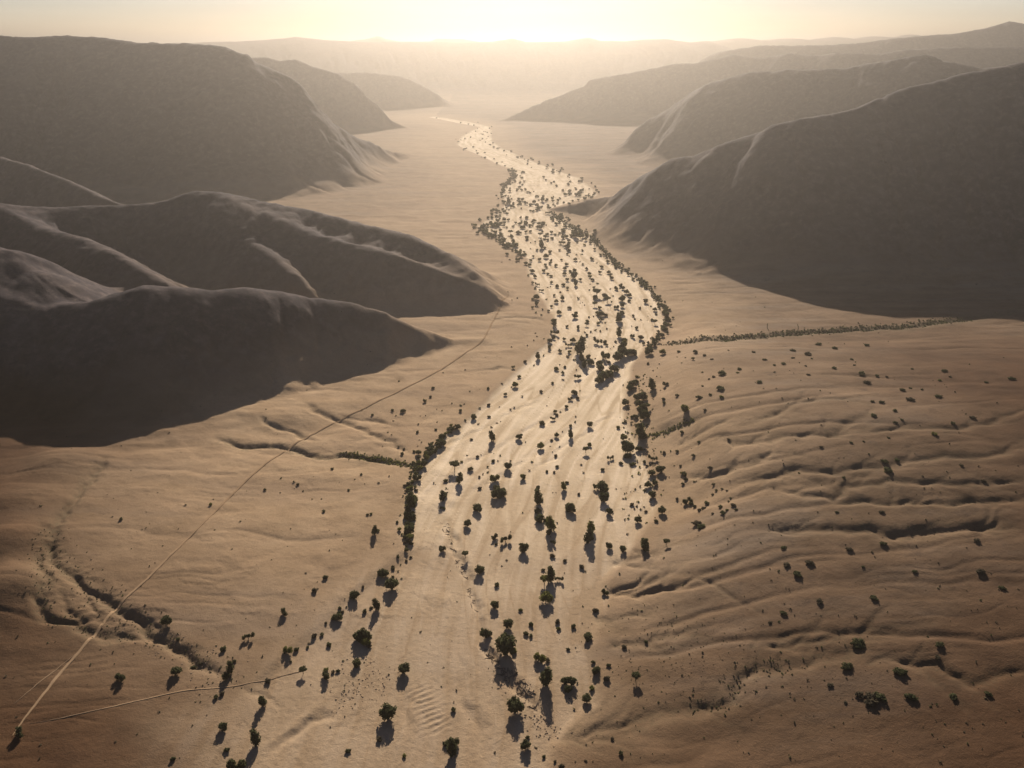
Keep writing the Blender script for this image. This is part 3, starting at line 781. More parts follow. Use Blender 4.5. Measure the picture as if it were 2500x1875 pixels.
# ------------------------------------------------------------------ survey of the plants: u, v, crown width in the full photograph
PLANTS = """405,1520,25 434,1562,12 294,1654,25 429,1642,25 472,1629,14 489,1620,12 46,1792,27 422,1853,14 43,1554,7 246,1587,5 276,1592,6 376,1575,5 323,1519,4 280,1622,4 366,1580,4 209,1543,3 231,1542,4 481,1577,4 393,1605,5 402,1607,4 310,1564,3 477,1714,5 489,1714,5 487,1696,4
495,1674,5 251,1520,5 133,1507,5 606,1554,23 545,1584,18 572,1615,11 562,1636,20 552,1654,20 542,1694,14 527,1701,14 703,1588,23 724,1586,14 710,1615,8 740,1641,19 751,1581,9 755,1571,7 767,1553,16 786,1549,12 803,1573,15 796,1521,9 823,1507,25 884,1553,41 893,1568,23 901,1577,16
871,1618,24 796,1636,14 796,1650,25 813,1640,11 825,1637,11 838,1615,6 986,1636,29 654,1663,17 641,1720,20 545,1777,23 554,1831,15 624,1810,27 587,1857,8 577,1871,41 948,1744,41 926,1805,17 850,1832,15 987,1846,12 505,1746,5 520,1668,5 615,1683,4 627,1641,4 659,1532,4 889,1616,4
839,1685,6 842,1749,5 806,1775,5 868,1718,4 950,1648,6 842,1674,5 862,1667,4 1027,1543,7 1241,1525,25 1177,1536,9 1186,1547,27 1231,1557,20 1235,1581,52 1255,1588,18 1297,1525,15 1284,1546,14 1296,1553,12 1361,1516,16 1364,1536,12 1400,1529,15 1436,1554,25 1387,1586,10 1319,1608,29 1337,1612,14
1261,1642,8 1337,1642,14 1333,1665,34 1380,1665,20 1396,1667,23 1387,1685,20 1445,1681,16 1432,1708,23 1448,1618,11 1455,1636,23 1486,1624,12 1481,1656,18 1258,1726,41 1253,1710,18 1108,1714,5 1107,1733,15 1108,1810,25 1090,1816,20 1103,1835,29 1283,1823,25 1288,1801,11 1328,1848,11 1355,1859,9 1371,1871,16
1495,1803,11 1044,1618,3 1083,1630,3 1078,1676,4 1310,1828,6 647,1195,9 453,1232,7 514,1231,10 295,1266,11 686,1167,6 684,1203,5 566,1340,5 524,1295,5 299,1455,7 365,1382,5 693,1496,20 357,1289,4 357,1252,3 320,1340,3 379,1375,3 262,1208,3 356,1493,4 395,1496,5 320,1475,4
691,1446,3 811,1145,9 719,1176,7 727,1183,8 740,1198,6 762,1218,6 785,1219,5 790,1247,10 851,1197,8 866,1171,5 882,1157,8 924,1179,6 950,1162,6 897,1256,8 906,1255,8 915,1300,15 923,1295,10 970,1275,9 977,1256,6 984,1210,6 988,1186,9 1003,1185,11 1001,1152,6 1019,1168,20
1025,1143,14 1035,1134,18 1016,1198,10 1009,1215,20 1004,1231,25 1013,1224,14 998,1258,27 1010,1265,14 1001,1281,18 1000,1295,25 1002,1316,19 988,1325,10 1004,1326,12 1003,1361,8 992,1369,9 961,1326,5 971,1354,7 972,1362,9 978,1378,6 959,1383,9 960,1389,10 972,1394,7 935,1400,26 959,1408,8
955,1428,33 794,1409,14 768,1441,16 775,1438,7 886,1434,9 865,1455,25 830,1484,11 827,1496,14 836,1493,9 845,1482,6 890,1493,14 906,1483,10 919,1484,20 1059,1178,6 1063,1184,3 1088,1174,12 1089,1193,7 1094,1195,3 1088,1209,17 1080,1217,17 1084,1241,10 1077,1239,9 1110,1142,25 1122,1176,18
1127,1127,8 1148,1146,14 1165,1241,25 1141,1280,19 1080,1342,16 1076,1336,9 1101,1325,5 1136,1357,17 1171,1394,23 1177,1391,16 1207,1311,17 1211,1328,8 1234,1316,24 1278,1340,25 1283,1333,14 1313,1250,17 1317,1267,26 1331,1270,14 1341,1270,11 1344,1288,25 1340,1299,17 1360,1276,6 1350,1325,15 1314,1224,24
1323,1222,9 1392,1240,29 1396,1232,9 1413,1205,9 1474,1217,25 1487,1250,17 1494,1248,9 1543,1231,12 1525,1204,6 1577,1248,9 1616,1248,20 1557,1270,18 1533,1304,7 1443,1293,20 1437,1319,24 1446,1315,9 1487,1335,17 1521,1342,17 1523,1337,9 1573,1333,32 1579,1328,14 1627,1326,17 1620,1362,7 1602,1272,11
1349,1357,15 1379,1369,11 1420,1383,15 1326,1391,10 1341,1388,7 1329,1419,23 1344,1413,25 1365,1415,17 1213,1428,15 1208,1478,21 1207,1471,14 1333,1462,29 1477,1448,17 1454,1489,16 1271,1489,11 1479,1431,6 1537,1432,4 1225,1382,5 1512,1401,7 1516,1194,3 1157,1017,17 1193,988,10 1171,995,7 1234,963,11
1258,940,15 1249,944,6 1268,920,11 1225,937,6 1192,947,9 1219,992,5 1194,1017,9 1168,1035,7 1247,999,7 1255,994,6 1214,1033,6 1222,1030,4 1199,1043,7 1201,1072,17 1203,1062,11 1268,1068,16 1283,1078,6 1166,1114,9 1221,1111,7 1204,1126,11 1216,1126,5 1246,1125,6 1191,1139,7 1170,1164,8
1179,1157,6 1191,1153,7 1240,1140,19 1208,1168,24 1213,1191,18 1218,1205,34 1228,1200,14 1171,1192,11 1151,1073,8 1274,968,7 1321,956,10 1313,874,12 1327,868,7 1303,891,6 1282,882,9 1253,897,10 1339,971,3 1335,991,4 1383,994,11 1403,958,17 1392,974,12 1410,972,10 1416,953,6 1355,1006,11
1359,1013,11 1369,1005,7 1350,1022,12 1323,1033,15 1405,1016,6 1404,1030,8 1393,1040,10 1440,1038,15 1359,1064,12 1347,1075,9 1393,1065,14 1373,1053,5 1439,1085,12 1430,1102,16 1320,1090,18 1298,1126,7 1357,1113,11 1366,1090,5 1349,1102,4 1420,1133,7 1360,1139,10 1335,1151,9 1292,1148,7 1277,1166,15
1353,1153,8 1424,1153,7 1471,1146,11 1312,1195,17 1376,1192,14 1384,1178,10 1491,1118,15 1516,1130,11 1541,1135,11 1547,1131,12 1509,1043,11 1527,1029,10 1523,1070,17 1533,1094,33 1532,1114,18 1560,1096,17 1527,984,17 1534,995,9 1543,1018,10 1542,1031,7 1542,1037,6 1557,1042,14 1564,1060,25 1570,1065,20
1579,1038,9 1561,986,18 1568,999,23 1579,995,16 1573,1013,25 1555,972,18 1568,970,23 1552,1017,14 1537,949,18 1543,940,20 1552,931,14 1555,918,9 1591,945,18 1593,947,14 1625,938,14 1620,974,10 1621,983,10 1593,1119,18 1612,1148,21 1591,1156,17 1573,1128,10 1579,1137,8 1582,1186,17 1599,1179,14
1592,1209,19 1621,1105,11 1469,1189,25 1457,1189,18 1475,1196,23 1358,901,12 1367,891,5 1379,895,9 1374,910,10 1375,926,7 1349,935,9 1411,920,16 1407,903,6 1427,894,14 1420,878,14 1436,870,14 1403,878,8 1386,870,9 1390,859,11 1367,857,11 1417,856,29 1442,884,18 1464,895,29 1479,870,25
1486,885,10 1453,874,5 1500,899,25 1487,913,25 1473,920,25 1463,929,20 1509,873,25 1521,861,25 1543,860,25 1516,857,18 1584,859,20 1618,860,14 1582,887,9 1299,662,15 1306,675,12 1290,672,7 1311,694,14 1307,703,8 1300,691,8 1322,709,12 1309,725,16 1300,730,8 1310,742,12 1300,751,8
1308,762,8 1321,768,7 1327,662,12 1334,653,8 1338,668,9 1345,674,9 1346,689,9 1360,697,14 1375,695,11 1385,704,9 1385,683,12 1378,668,12 1379,655,12 1401,672,24 1392,662,10 1403,658,14 1417,683,10 1405,693,14 1432,656,9 1438,668,12 1441,676,10 1447,682,12 1464,666,10 1469,652,11
1486,665,12 1493,677,16 1491,672,12 1458,692,7 1441,694,4 1439,707,7 1450,702,8 1490,705,6 1504,704,13 1515,696,14 1521,703,12 1530,713,14 1537,721,12 1457,717,24 1453,725,16 1476,722,16 1483,733,18 1495,722,6 1493,735,7 1519,731,18 1521,723,12 1536,735,10 1505,750,14 1519,746,14
1519,763,18 1452,744,15 1464,752,11 1467,766,22 1458,764,12 1479,768,12 1467,780,14 1460,790,10 1478,788,7 1482,802,7 1465,807,8 1454,806,8 1442,809,8 1433,818,10 1427,811,6 1434,784,13 1438,774,8 1449,772,6 1432,792,11 1403,772,16 1406,766,11 1390,752,12 1412,729,8 1422,738,4
1427,745,5 1365,763,14 1339,759,8 1346,748,9 1358,736,12 1353,721,8 1369,713,7 1373,729,12 1372,721,7 1334,731,7 1324,754,7 1338,702,5 1344,699,5 1352,784,15 1354,792,14 1355,813,17 1351,823,12 1342,831,13 1342,847,14 1384,797,9 1411,799,14 1377,829,10 1399,832,13 1388,843,13
1511,817,15 1544,821,12 1564,825,13 1571,839,10 1523,831,12 1525,845,15 1503,833,8 1458,833,20 1477,835,12 1481,843,9 1498,845,5 1554,801,10 1542,796,4 1511,780,18 1507,783,10 1546,770,9 1550,778,8 1566,780,6 1562,752,8 1576,736,14 1589,746,7 1599,756,12 1602,766,8 1599,788,14
1592,781,9 1582,772,3 1303,830,5 1311,821,6 1328,827,5 1288,843,5 1249,847,5 1250,732,4 1263,727,6 1240,712,4 1307,813,6 1627,770,16 1609,725,12 1619,746,10 1623,758,12 1633,780,12 1625,803,12 1617,819,12 1607,831,12 1597,841,12 1587,848,11 1576,703,10 1564,693,10 1546,681,10
1534,670,9 1517,662,9 1503,654,8 1230,551,11 1237,555,7 1221,562,10 1210,554,11 1201,562,7 1246,568,16 1249,575,11 1264,566,16 1269,568,13 1269,546,11 1276,553,16 1284,546,13 1284,566,9 1295,565,9 1286,530,12 1271,531,7 1295,515,7 1286,580,13 1287,585,9 1320,555,14 1323,549,9
1324,566,7 1318,574,14 1296,592,5 1295,606,5 1322,600,18 1320,595,11 1330,605,9 1311,611,9 1328,584,7 1337,586,8 1348,581,11 1307,590,6 1343,615,14 1333,625,16 1345,636,12 1343,642,9 1357,648,10 1332,646,11 1366,611,7 1355,573,8 1366,569,8 1375,561,13 1377,584,5 1389,587,10
1394,575,9 1405,573,20 1417,580,14 1423,577,11 1430,584,11 1409,591,7 1427,598,8 1369,593,11 1376,595,13 1387,604,16 1389,611,11 1381,602,11 1385,620,7 1390,625,5 1422,611,8 1420,620,6 1409,621,6 1405,633,11 1416,638,5 1445,631,13 1371,634,7 1423,645,7 1457,642,5 1383,645,11
1317,634,11 1302,626,8 1296,636,9 1283,621,8 1271,611,9 1263,618,13 1264,633,14 1238,620,10 1231,598,16 1246,600,18 1260,598,16 1253,589,13 1244,633,6 1225,640,4 1284,643,11 1293,647,11 1227,577,7 1184,566,14 1177,555,13 1166,568,11 1190,549,11 1161,551,11 1206,575,11 1199,573,11
1231,535,13 1238,521,9 1237,508,7 1248,504,11 1242,493,14 1253,497,13 1267,497,7 1275,488,11 1284,495,13 1296,499,11 1304,493,13 1311,501,13 1314,508,11 1322,506,9 1325,488,13 1336,486,11 1338,501,9 1351,499,7 1361,496,7 1308,481,6 1380,474,11 1389,472,9 1408,474,14 1414,470,13
1418,466,9 1432,477,11 1430,483,7 1412,488,7 1390,497,8 1398,490,7 1338,519,13 1347,531,13 1365,542,9 1378,548,9 1390,555,9 1441,593,9 1452,609,9 1466,622,9 1484,638,11 1503,649,11 1657,857,9 1698,859,12 1720,866,11 1653,871,5 1673,873,5 1692,876,10 1738,876,9 1779,855,5
1840,858,11 1867,876,12 1936,853,14 1936,872,10 1974,860,22 1999,837,16 2039,847,16 1913,885,14 1891,890,10 1891,909,7 1968,893,7 1982,875,6 2037,896,14 2080,875,11 2086,890,8 1805,898,14 1801,908,9 1763,907,24 1714,908,6 1742,918,11 1731,924,8 1715,942,8 1759,943,24 1854,930,17
1974,913,11 2117,840,14 2117,930,18 2141,915,12 2165,918,9 2227,899,9 2105,909,20 2294,927,11 2320,918,10 2306,902,16 2471,922,18 2408,932,10 1653,965,10 1707,967,17 1734,962,11 1762,966,13 1672,1000,20 1721,1000,11 2204,949,15 2223,946,10 2251,950,9 2332,957,6 2223,971,20 2292,965,18
2153,979,14 2130,978,11 2185,999,14 2133,1012,18 2375,1018,16 2327,1032,14 2186,1030,12 2202,1024,10 2282,1056,18 2170,1067,9 2078,1080,10 2005,1091,10 2109,1077,8 1706,1079,11 1693,1111,10 1779,1071,10 1665,1054,11 1734,1142,14 1653,1101,10 2060,1165,10 2168,1144,26 2161,1123,18 2190,1121,16 2347,1134,13
2402,1174,14 2153,1248,14 2043,1250,10 1913,1335,16 2074,1339,18 2157,1325,18 2129,1348,8 2385,1317,18 1978,1370,24 1948,1397,26 1901,1395,8 1921,1376,20 2107,1383,9 2233,1394,14 2395,1391,24 2448,1433,18 2135,1457,22 2001,1466,20 1671,1160,16 1661,1138,8 1667,1182,9 1742,1182,10 1749,1195,10 1763,1193,8
1775,1197,8 1740,1207,10 1726,1227,16 1718,1239,14 1708,1243,14 1702,1274,24 1712,1282,24 1759,1235,14 1765,1250,18 1779,1223,8 1791,1231,16 1797,1243,10 1775,1243,10 1783,1217,8 1673,1227,14 1685,1221,14 1687,1231,12 1696,1237,10 1653,1219,10 1740,1252,9 1665,1154,10 1675,1170,10 1914,1494,20 1880,1520,11
2095,1565,34 2098,1576,28 2069,1622,31 2027,1670,17 2098,1692,23 2126,1695,34 2149,1698,34 2225,1698,31 2199,1636,34 2329,1698,25 2129,1709,34 1524,1579,14 1578,1568,11 1552,1656,23 1516,1839,14 2295,1571,23 2414,1692,20 2064,1715,11 2290,1602,17 974,930,7 1057,947,9 1051,969,9 1037,979,11 1104,984,5
1124,989,7 1124,1002,11 1133,986,5 1079,1002,5 958,1001,9 984,1003,13 909,1012,8 883,1000,5 895,996,3 966,1015,5 960,1028,5 1021,1035,7 1026,1015,4 1039,1015,4 1067,1031,5 1064,1048,8 1019,1054,9 957,1062,5 940,1074,4 973,1091,7 986,1097,9 982,1108,11 1011,1101,9 1021,1106,14
1065,1081,6 1060,1086,4 1029,1079,5 1020,1090,4 852,1122,5 1147,955,5 1137,902,5 1118,1043,14 1104,1047,13 1086,1060,7 1079,1069,18 1078,1083,20 1071,1091,14 1062,1101,16 1053,1109,16 1042,1118,16 1136,1026,7 1140,1112,5"""
pl = np.array([list(map(float, e.split(','))) for e in PLANTS.split()])
pu, pv, pw = pl[:, 0], pl[:, 1], pl[:, 2]
lift = np.zeros(len(pu))
for _ in range(2):
    px_, py_ = hit(pu, pv, Z, lift, True)
    dx, dy, dz = ray(pu, pv, True)
    wm = pw * (py_ / dy) / FPX          # crown width in metres
    lift = 0.33 * wm
base_z = sample(Z, px_, py_)
order = np.argsort(-pw)
is_tree = (wm > 3.9) & ~((pu > 1700) & (pv > 800))
trees = [i for i in order if is_tree[i]]
shrubs = [i for i in order if not is_tree[i]]
TREE_MAX, SHRUB_MAX = 300, 290
far_trees = trees[TREE_MAX:]; small_shrubs = shrubs[SHRUB_MAX:]
trees = trees[:TREE_MAX]; shrubs = shrubs[:SHRUB_MAX]
OLIVE = [(1319,1608),(1002,1316),(1009,1215),(1443,1293),(1333,1462),(1523,1070),(1206,1167),(1326,1420),(1472,1440),(1343,1465)]
FIX = {(1235,1581): 'round', (1089,1427): 'round', (935,1391): 'round', (884,1553): 'broad', (948,1744): 'round', (740,1641): 'umbrella',
       (803,1648): 'double', (905,1588): 'clumped', (607,1554): 'clumped', (1258,1726): 'round', (1333,1665): 'upright', (1108,1142): 'umbrella',
       (703,1588): 'double', (655,1663): 'upright', (641,1720): 'upright', (624,1810): 'upright', (1333,1462): 'round', (1337,1415): 'double',
       (1217,1202): 'broad', (1474,1193): 'broad', (1533,1094): 'round', (1391,1241): 'broad', (1164,1240): 'broad', (293,1654): 'double', (655,1720): 'upright'}

# words for telling the plants apart
def zone(u, v):
    u *= .8848; v *= .8848          # to survey units
    if v > 1380 and 700 < u < 1000: return 'on the sand left of the cut bank'
    if v > 1230 and u < 560: return 'on the brown plain at lower left'
    if v > 1180 and u < 700: return 'on the tan flat below the dirt track'
    if v > 1180 and u < 880: return 'on the pale sand below the left bank row'
    if v > 1380 and u < 1330: return 'on the lower bed right of the cut bank'
    if v > 1150 and u < 1345: return 'on the middle of the lower river bed'
    if v > 1170: return 'on the gullied plain at lower right'
    if v > 820 and 860 < u < 1010 and u < 905 + (1010 - v) * .45 + 30: return 'in the row along the left bank'
    if v > 800 and u < 905: return 'on the tan plain left of the bank row'
    if v > 960 and u < 1180: return 'on the sand beside the bare channel'
    if v > 960 and u < 1390: return 'on the wide sand by the right bank'
    if v > 830 and u < 1345 : return 'on the braided sand below the grove'
    if v > 790 and u < 1440: return 'in the green strip along the right bank'
    if v > 790 and u < 1530: return 'on the gullied plain close to the right bank'
    if v > 960: return 'among the gullies well right of the river'
    if v > 860: return 'along the long gullies right of the river'
    if v > 790 and u < 1800: return 'on the bare plain below the dark hedge line'
    if v > 790: return 'on the bare plain under the shadow edge'
    if v > 690 and u < 1180: return 'on the flat left of the grove'
    if v > 690 and u < 1345: return 'in the grove at the river bend'
    if v > 690 and u < 1450: return 'at the right of the grove by the bend'
    if v > 690: return 'on the plain below the hill shadow'
    if v > 560: return 'in the tree belt above the bend'
    if v > 445: return 'in the hazy belt under the right hill'
    return 'in the palest far belt up the valley'
ORD = ['', 'second ', 'third ', 'fourth ', 'fifth ', 'sixth ', 'seventh ', 'eighth ', 'ninth ', 'tenth ', 'eleventh ', 'twelfth ', 'thirteenth ', 'fourteenth ', 'fifteenth ', 'sixteenth ']
SHAPE_WORD = {'round': 'round dense', 'broad': 'broad spreading', 'double': 'double-crowned', 'clumped': 'many-lobed low', 'upright': 'tall narrow', 'umbrella': 'flat-topped', 'bush': 'low'}
TONE_WORD = {'dark': 'dark', 'olive': 'olive-green', 'grey': 'dry grey-brown'}

def make_plant(i, kind):
    u, v, w = pu[i], pv[i], wm[i]
    rs = random.Random(int(u * 7 + v * 131))
    tone = 'dark'
    if any(abs(u - a) < 6 and abs(v - b) < 6 for a, b in OLIVE): tone = 'olive'
    elif kind == 'shrub' and rs.random() < .35: tone = 'grey'
    elif rs.random() < (.10 if v > 800 else .04): tone = 'olive'
    if kind == 'shrub': sh = 'bush'
    else:
        sh = rs.choices(['round', 'broad', 'double', 'clumped', 'upright', 'umbrella'], [34, 24, 13, 9, 12, 8])[0]
        for (a, b), s in FIX.items():
            if abs(u - a) < 5 and abs(v - b) < 5: sh = s
    nvar = sum(1 for k in SHAPES if k[0] == sh)
    key = (sh, rs.randrange(nvar))
    sc = w * (.9 if v < 700 else 1.0 if v < 800 else 1.18) * (1.1 if sh == 'upright' else 1)
    return key, tone, sc, rs.uniform(0, 6.28), rs

rows = []
for kind, ids in (('tree', trees), ('shrub', shrubs)):
    for i in ids:
        key, tone, sc, rot, rs = make_plant(i, kind)
        if kind == 'tree': size = 'very large' if wm[i] > 9.5 else 'large' if wm[i] > 7 else 'medium' if wm[i] > 5.2 else 'small'
        else: size = 'wide' if wm[i] > 2.7 else 'small' if wm[i] > 1.6 else 'tiny'
        rows.append(dict(i=i, kind=kind, key=key, tone=tone, sc=sc, rot=rot, size=size, zone=zone(pu[i], pv[i]), dist=py_[i]))
byk = {}
for q in rows:
    q['desc'] = '%s %s %s %s' % (q['size'], TONE_WORD[q['tone']], SHAPE_WORD[q['key'][0]], q['kind'])
    byk.setdefault((q['desc'], q['zone']), []).append(q)
for (d, z), L in byk.items():
    L.sort(key=lambda q: q['dist'])
    for n, q in enumerate(L):
        if len(L) == 1: q['label'] = '%s %s' % (d, z)
        elif n < 16: q['label'] = '%snearest %s %s' % (ORD[n], d, z)
        else: q['label'] = '%s farther back %s' % (d, z)

def link(o): C.objects.link(o); return o
first = {}
def plant(q):
    i = q['i']; x, y, z = float(px_[i]), float(py_[i]), float(base_z[i])
    if q['kind'] == 'tree':
        k = ('tree', q['key'], q['tone'])
        if k not in first:
            root = bpy.data.objects.new('riverbed_tree', None); root.empty_display_size = .3
            tr = bpy.data.objects.new('trunk', trunk_mesh(q['key'])); tr.parent = root
            cr = bpy.data.objects.new('crown', crown_mesh(q['key'], q['tone'])); cr.parent = root
            first[k] = (root, tr, cr)
            root_c, parts = root, (tr, cr)
        else:
            root_c = first[k][0].copy(); parts = []
            for p in first[k][1:]:
                c = p.copy(); c.parent = root_c; parts.append(c)
        link(root_c)
        for p in parts: link(p)
        o = root_c; o['category'] = 'tree'
    else:
        o = link(bpy.data.objects.new('shrub', crown_mesh(q['key'], q['tone']))); o['category'] = 'shrub'
    o['label'] = q['label']; o['group'] = '%ss %s' % (q['kind'], q['zone'])
    o.location = (x, y, z - .05); o.rotation_euler = (0, 0, q['rot'])
    hs = q['sc'] * (1.0 if q['kind'] == 'tree' else (.62 if pu[i] > 1700 else 1.05))
    o.scale = (q['sc'], q['sc'], hs)
for q in rows: plant(q)
print('trees', len(trees), 'shrubs', len(shrubs), 'far', len(far_trees), 'tiny', len(small_shrubs))

# ------------------------------------------------------------------ what nobody could count: far woodland, scrub, stones, driftwood
LOW = {}
for i in range(4):
    r = np.random.RandomState(400 + i)
    V, F = leaf_cloud(lobes_round(r, .7, 4), 60, .11, 400 + i); LOW[i] = (V, F)
TINY = {}
for i in range(4):
    V, F = leaf_cloud([(0, 0, .2, .32, .3, .24), (.2, .1, .18, .2, .2, .18)], 9, .2, 420 + i)
    TINY[i] = (V[:36], F[:9])
class Gather:
    def __init__(s): s.V = []; s.F = []; s.n = 0; s.M = []
    def add(s, VF, x, y, z, sc, rot, hz=1.0, mat=0):
        V, F = VF; c, q = math.cos(rot), math.sin(rot); V = np.asarray(V)
        P = np.stack([(V[:, 0] * c - V[:, 1] * q) * sc + x, (V[:, 0] * q + V[:, 1] * c) * sc + y, V[:, 2] * sc * hz + z], -1)
        s.V.append(P); s.F.extend([tuple(k + s.n for k in f) for f in F]); s.M.extend([mat] * len(F)); s.n += len(P)
    def build(s, name, label, mats, cat):
        me = bpy.data.meshes.new(name); me.from_pydata(np.concatenate(s.V).tolist(), [], s.F); me.update()
        for m in mats: me.materials.append(m)
        me.polygons.foreach_set('material_index', s.M)
        o = link(bpy.data.objects.new(name, me)); o['kind'] = 'stuff'; o['label'] = label; o['category'] = cat
        return o
g = Gather(); r = np.random.RandomState(77)
for i in far_trees:
    g.add(LOW[r.randint(4)], px_[i], py_[i], base_z[i] - .1, wm[i], r.rand() * 6, 1, 1 if r.rand() < .08 else 0)
# belts too far to tell trees apart: clustered through the bed up the valley
cand = r.rand(9000, 2) * [2212, 320] + [0, 245]
cx, cy = on_flat(cand[:, 0], cand[:, 1])
cx = np.asarray(cx); cy = np.asarray(cy)
dB = np.minimum(seg_dist(cx, cy, bank_l)[0], seg_dist(cx, cy, bank_r)[0])
ok = in_poly(cx, cy, river_poly) | (dB < 14 + 0 * cx)
dens = fbm(cx / 55, cy / 90, 3, 210) + 0.55 * np.exp(-(dB / 22) ** 2)
keep = ok & (dens > .10) & (cy > 1450)
for x, y in zip(cx[keep], cy[keep]):
    g.add(LOW[r.randint(4)], x, y, float(sample(Z, x, y)) - .1, 3.5 + 5 * r.rand(), r.rand() * 6, 1, 0)
# thicket lines where banks are edged with bush
def line_scatter(gt, pts, n, wid, s0, s1, lib, mats=(0,)):
    u = np.array([p[0] for p in pts], float); v = np.array([p[1] for p in pts], float)
    hx, hy = hit(u, v, Z); L = np.concatenate([[0], np.cumsum(np.hypot(np.diff(hx), np.diff(hy)))])
    for k in range(n):
        a = r.rand() * L[-1]; x = np.interp(a, L, hx) + r.normal() * wid; y = np.interp(a, L, hy) + r.normal() * wid
        gt.add(lib[r.randint(len(lib))], x, y, float(sample(Z, x, y)) - .05, s0 + (s1 - s0) * r.rand(), r.rand() * 6, 1, mats[r.randint(len(mats))])
line_scatter(g, [(1190,460),(1240,492),(1280,515),(1330,570),(1375,600),(1412,635),(1436,670),(1440,700),(1415,740),(1395,765)], 420, 2.6, 2.2, 4.4, LOW)
line_scatter(g, [(1090,440),(1085,420),(1095,400),(1110,380),(1105,368)], 60, 4, 4, 8, LOW)
line_scatter(g, [(1020,490),(1060,505),(1095,530),(1130,556)], 50, 7, 4, 8, LOW)
g.build('far_woodland', 'hazy mass of far trees filling the river bed up the valley', [LEAF['dark'], LEAF['olive']], 'woodland')

g = Gather()
for i in small_shrubs:
    g.add(TINY[r.randint(4)], px_[i], py_[i], base_z[i] - .03, max(wm[i], .9) * 1.1, r.rand() * 6, 1, r.randint(2))
line_scatter(g, [(1440,744),(1500,737),(1560,733),(1704,722),(1848,713),(1956,706),(2080,690)], 900, 5.5, 1.2, 3.2, TINY, (0, 1))
line_scatter(g, [(742,983),(788,990),(836,995),(868,1003),(888,1008)], 260, 2.2, .9, 2.6, TINY, (0, 2))
line_scatter(g, [(1405,942),(1459,924),(1498,909)], 120, 2.2, 1, 2.6, TINY, (0, 2))
line_scatter(g, [(1340,1125),(1395,1070),(1400,1000),(1375,930),(1385,860),(1400,800)], 160, 8, 1, 2.8, TINY, (0, 1, 2))
line_scatter(g, [(108,1150),(100,1190),(150,1245),(200,1275),(260,1320),(300,1350),(350,1385),(400,1410),(500,1472)], 240, 6, .5, 1.3, TINY, (0, 1))
line_scatter(g, [(88,1200),(92,1245),(85,1290),(105,1330),(150,1345),(205,1368),(300,1376)], 160, 4, .5, 1.3, TINY, (0, 1))
line_scatter(g, [(1480,1529),(1587,1509),(1597,1469),(1648,1447),(1733,1437)], 110, 4, .6, 1.6, TINY, (0, 1))
line_scatter(g, [(1380,1330),(1480,1380),(1430,1420),(1380,1460),(1560,1400)], 200, 14, .4, 1.0, TINY, (0, 1))
BUSHLOW = {i: LOW[i] for i in LOW}
line_scatter(g, [(880,1190),(882,1120),(888,1050),(900,1005),(937,963),(985,923)], 150, 1.6, 1.8, 3.6, BUSHLOW, (0, 0, 2))
# scattered tufts on the plains
n_t = 4200
tu = r.rand(n_t) * 2212; tv = 560 + r.rand(n_t) ** .8 * 1090
tx, ty = hit(tu, tv, Z)
dd = fbm(tx / 60, ty / 60, 3, 220)
tsd = np.minimum(seg_dist(tx, ty, bank_l)[0], seg_dist(tx, ty, bank_r)[0]); tin = in_poly(tx, ty, river_poly)
right_ = tx > np.interp(ty, [p[1] for p in flow], [p[0] for p in flow])
thin = np.where(right_, .62, .25) * (0.35 + 1.3 * np.clip(dd + .3, 0, 1)) * np.where(tin, .35, 1)
for k in range(n_t):
    if r.rand() < thin[k]:
        g.add(TINY[r.randint(4)], tx[k], ty[k], float(sample(Z, tx[k], ty[k])) - .03, .35 + 1.0 * r.rand() ** 2.5 * (1 + ty[k] / 900), r.rand() * 6, 1, (0, 1, 1)[r.randint(3)])
g.build('scrub', 'scattered dry scrub and tufts over the plains and along the gullies', [LEAF['dark'], LEAF['grey'], LEAF['olive']], 'scrub')

# stones and driftwood
stone, nt, out = new_mat('pale_stone')
sb = nd(nt, 'ShaderNodeBsdfDiffuse'); pos = nd(nt, 'ShaderNodeNewGeometry').outputs['Position']
nt.links.new(mixc(nt, noise(nt, pos, 1.2, 3), (.20, .14, .095), (.42, .32, .22)), sb.inputs[0]); nt.links.new(sb.outputs[0], out.inputs[0])
wood, nt, out = new_mat('weathered_driftwood')
sb = nd(nt, 'ShaderNodeBsdfDiffuse'); pos = nd(nt, 'ShaderNodeNewGeometry').outputs['Position']
nt.links.new(mixc(nt, noise(nt, pos, 2.0, 3), (.09, .066, .048), (.22, .17, .125)), sb.inputs[0]); nt.links.new(sb.outputs[0], out.inputs[0])
def rock_vf(seed):
    q = np.random.RandomState(seed); V = []; F = []
    for k, (zz, rr) in enumerate(((-.2, .45), (.15, .5), (.4, .32))):
        for j in range(6):
            a = j * np.pi / 3; s = rr * (.75 + .5 * q.rand()); V.append((s * np.cos(a), s * np.sin(a) * .8, zz + .08 * q.normal()))
    for k in range(2):
        for j in range(6): F.append((k * 6 + j, k * 6 + (j + 1) % 6, k * 6 + 6 + (j + 1) % 6, k * 6 + 6 + j))
    F.append(tuple(range(12, 18)))
    return np.array(V), F
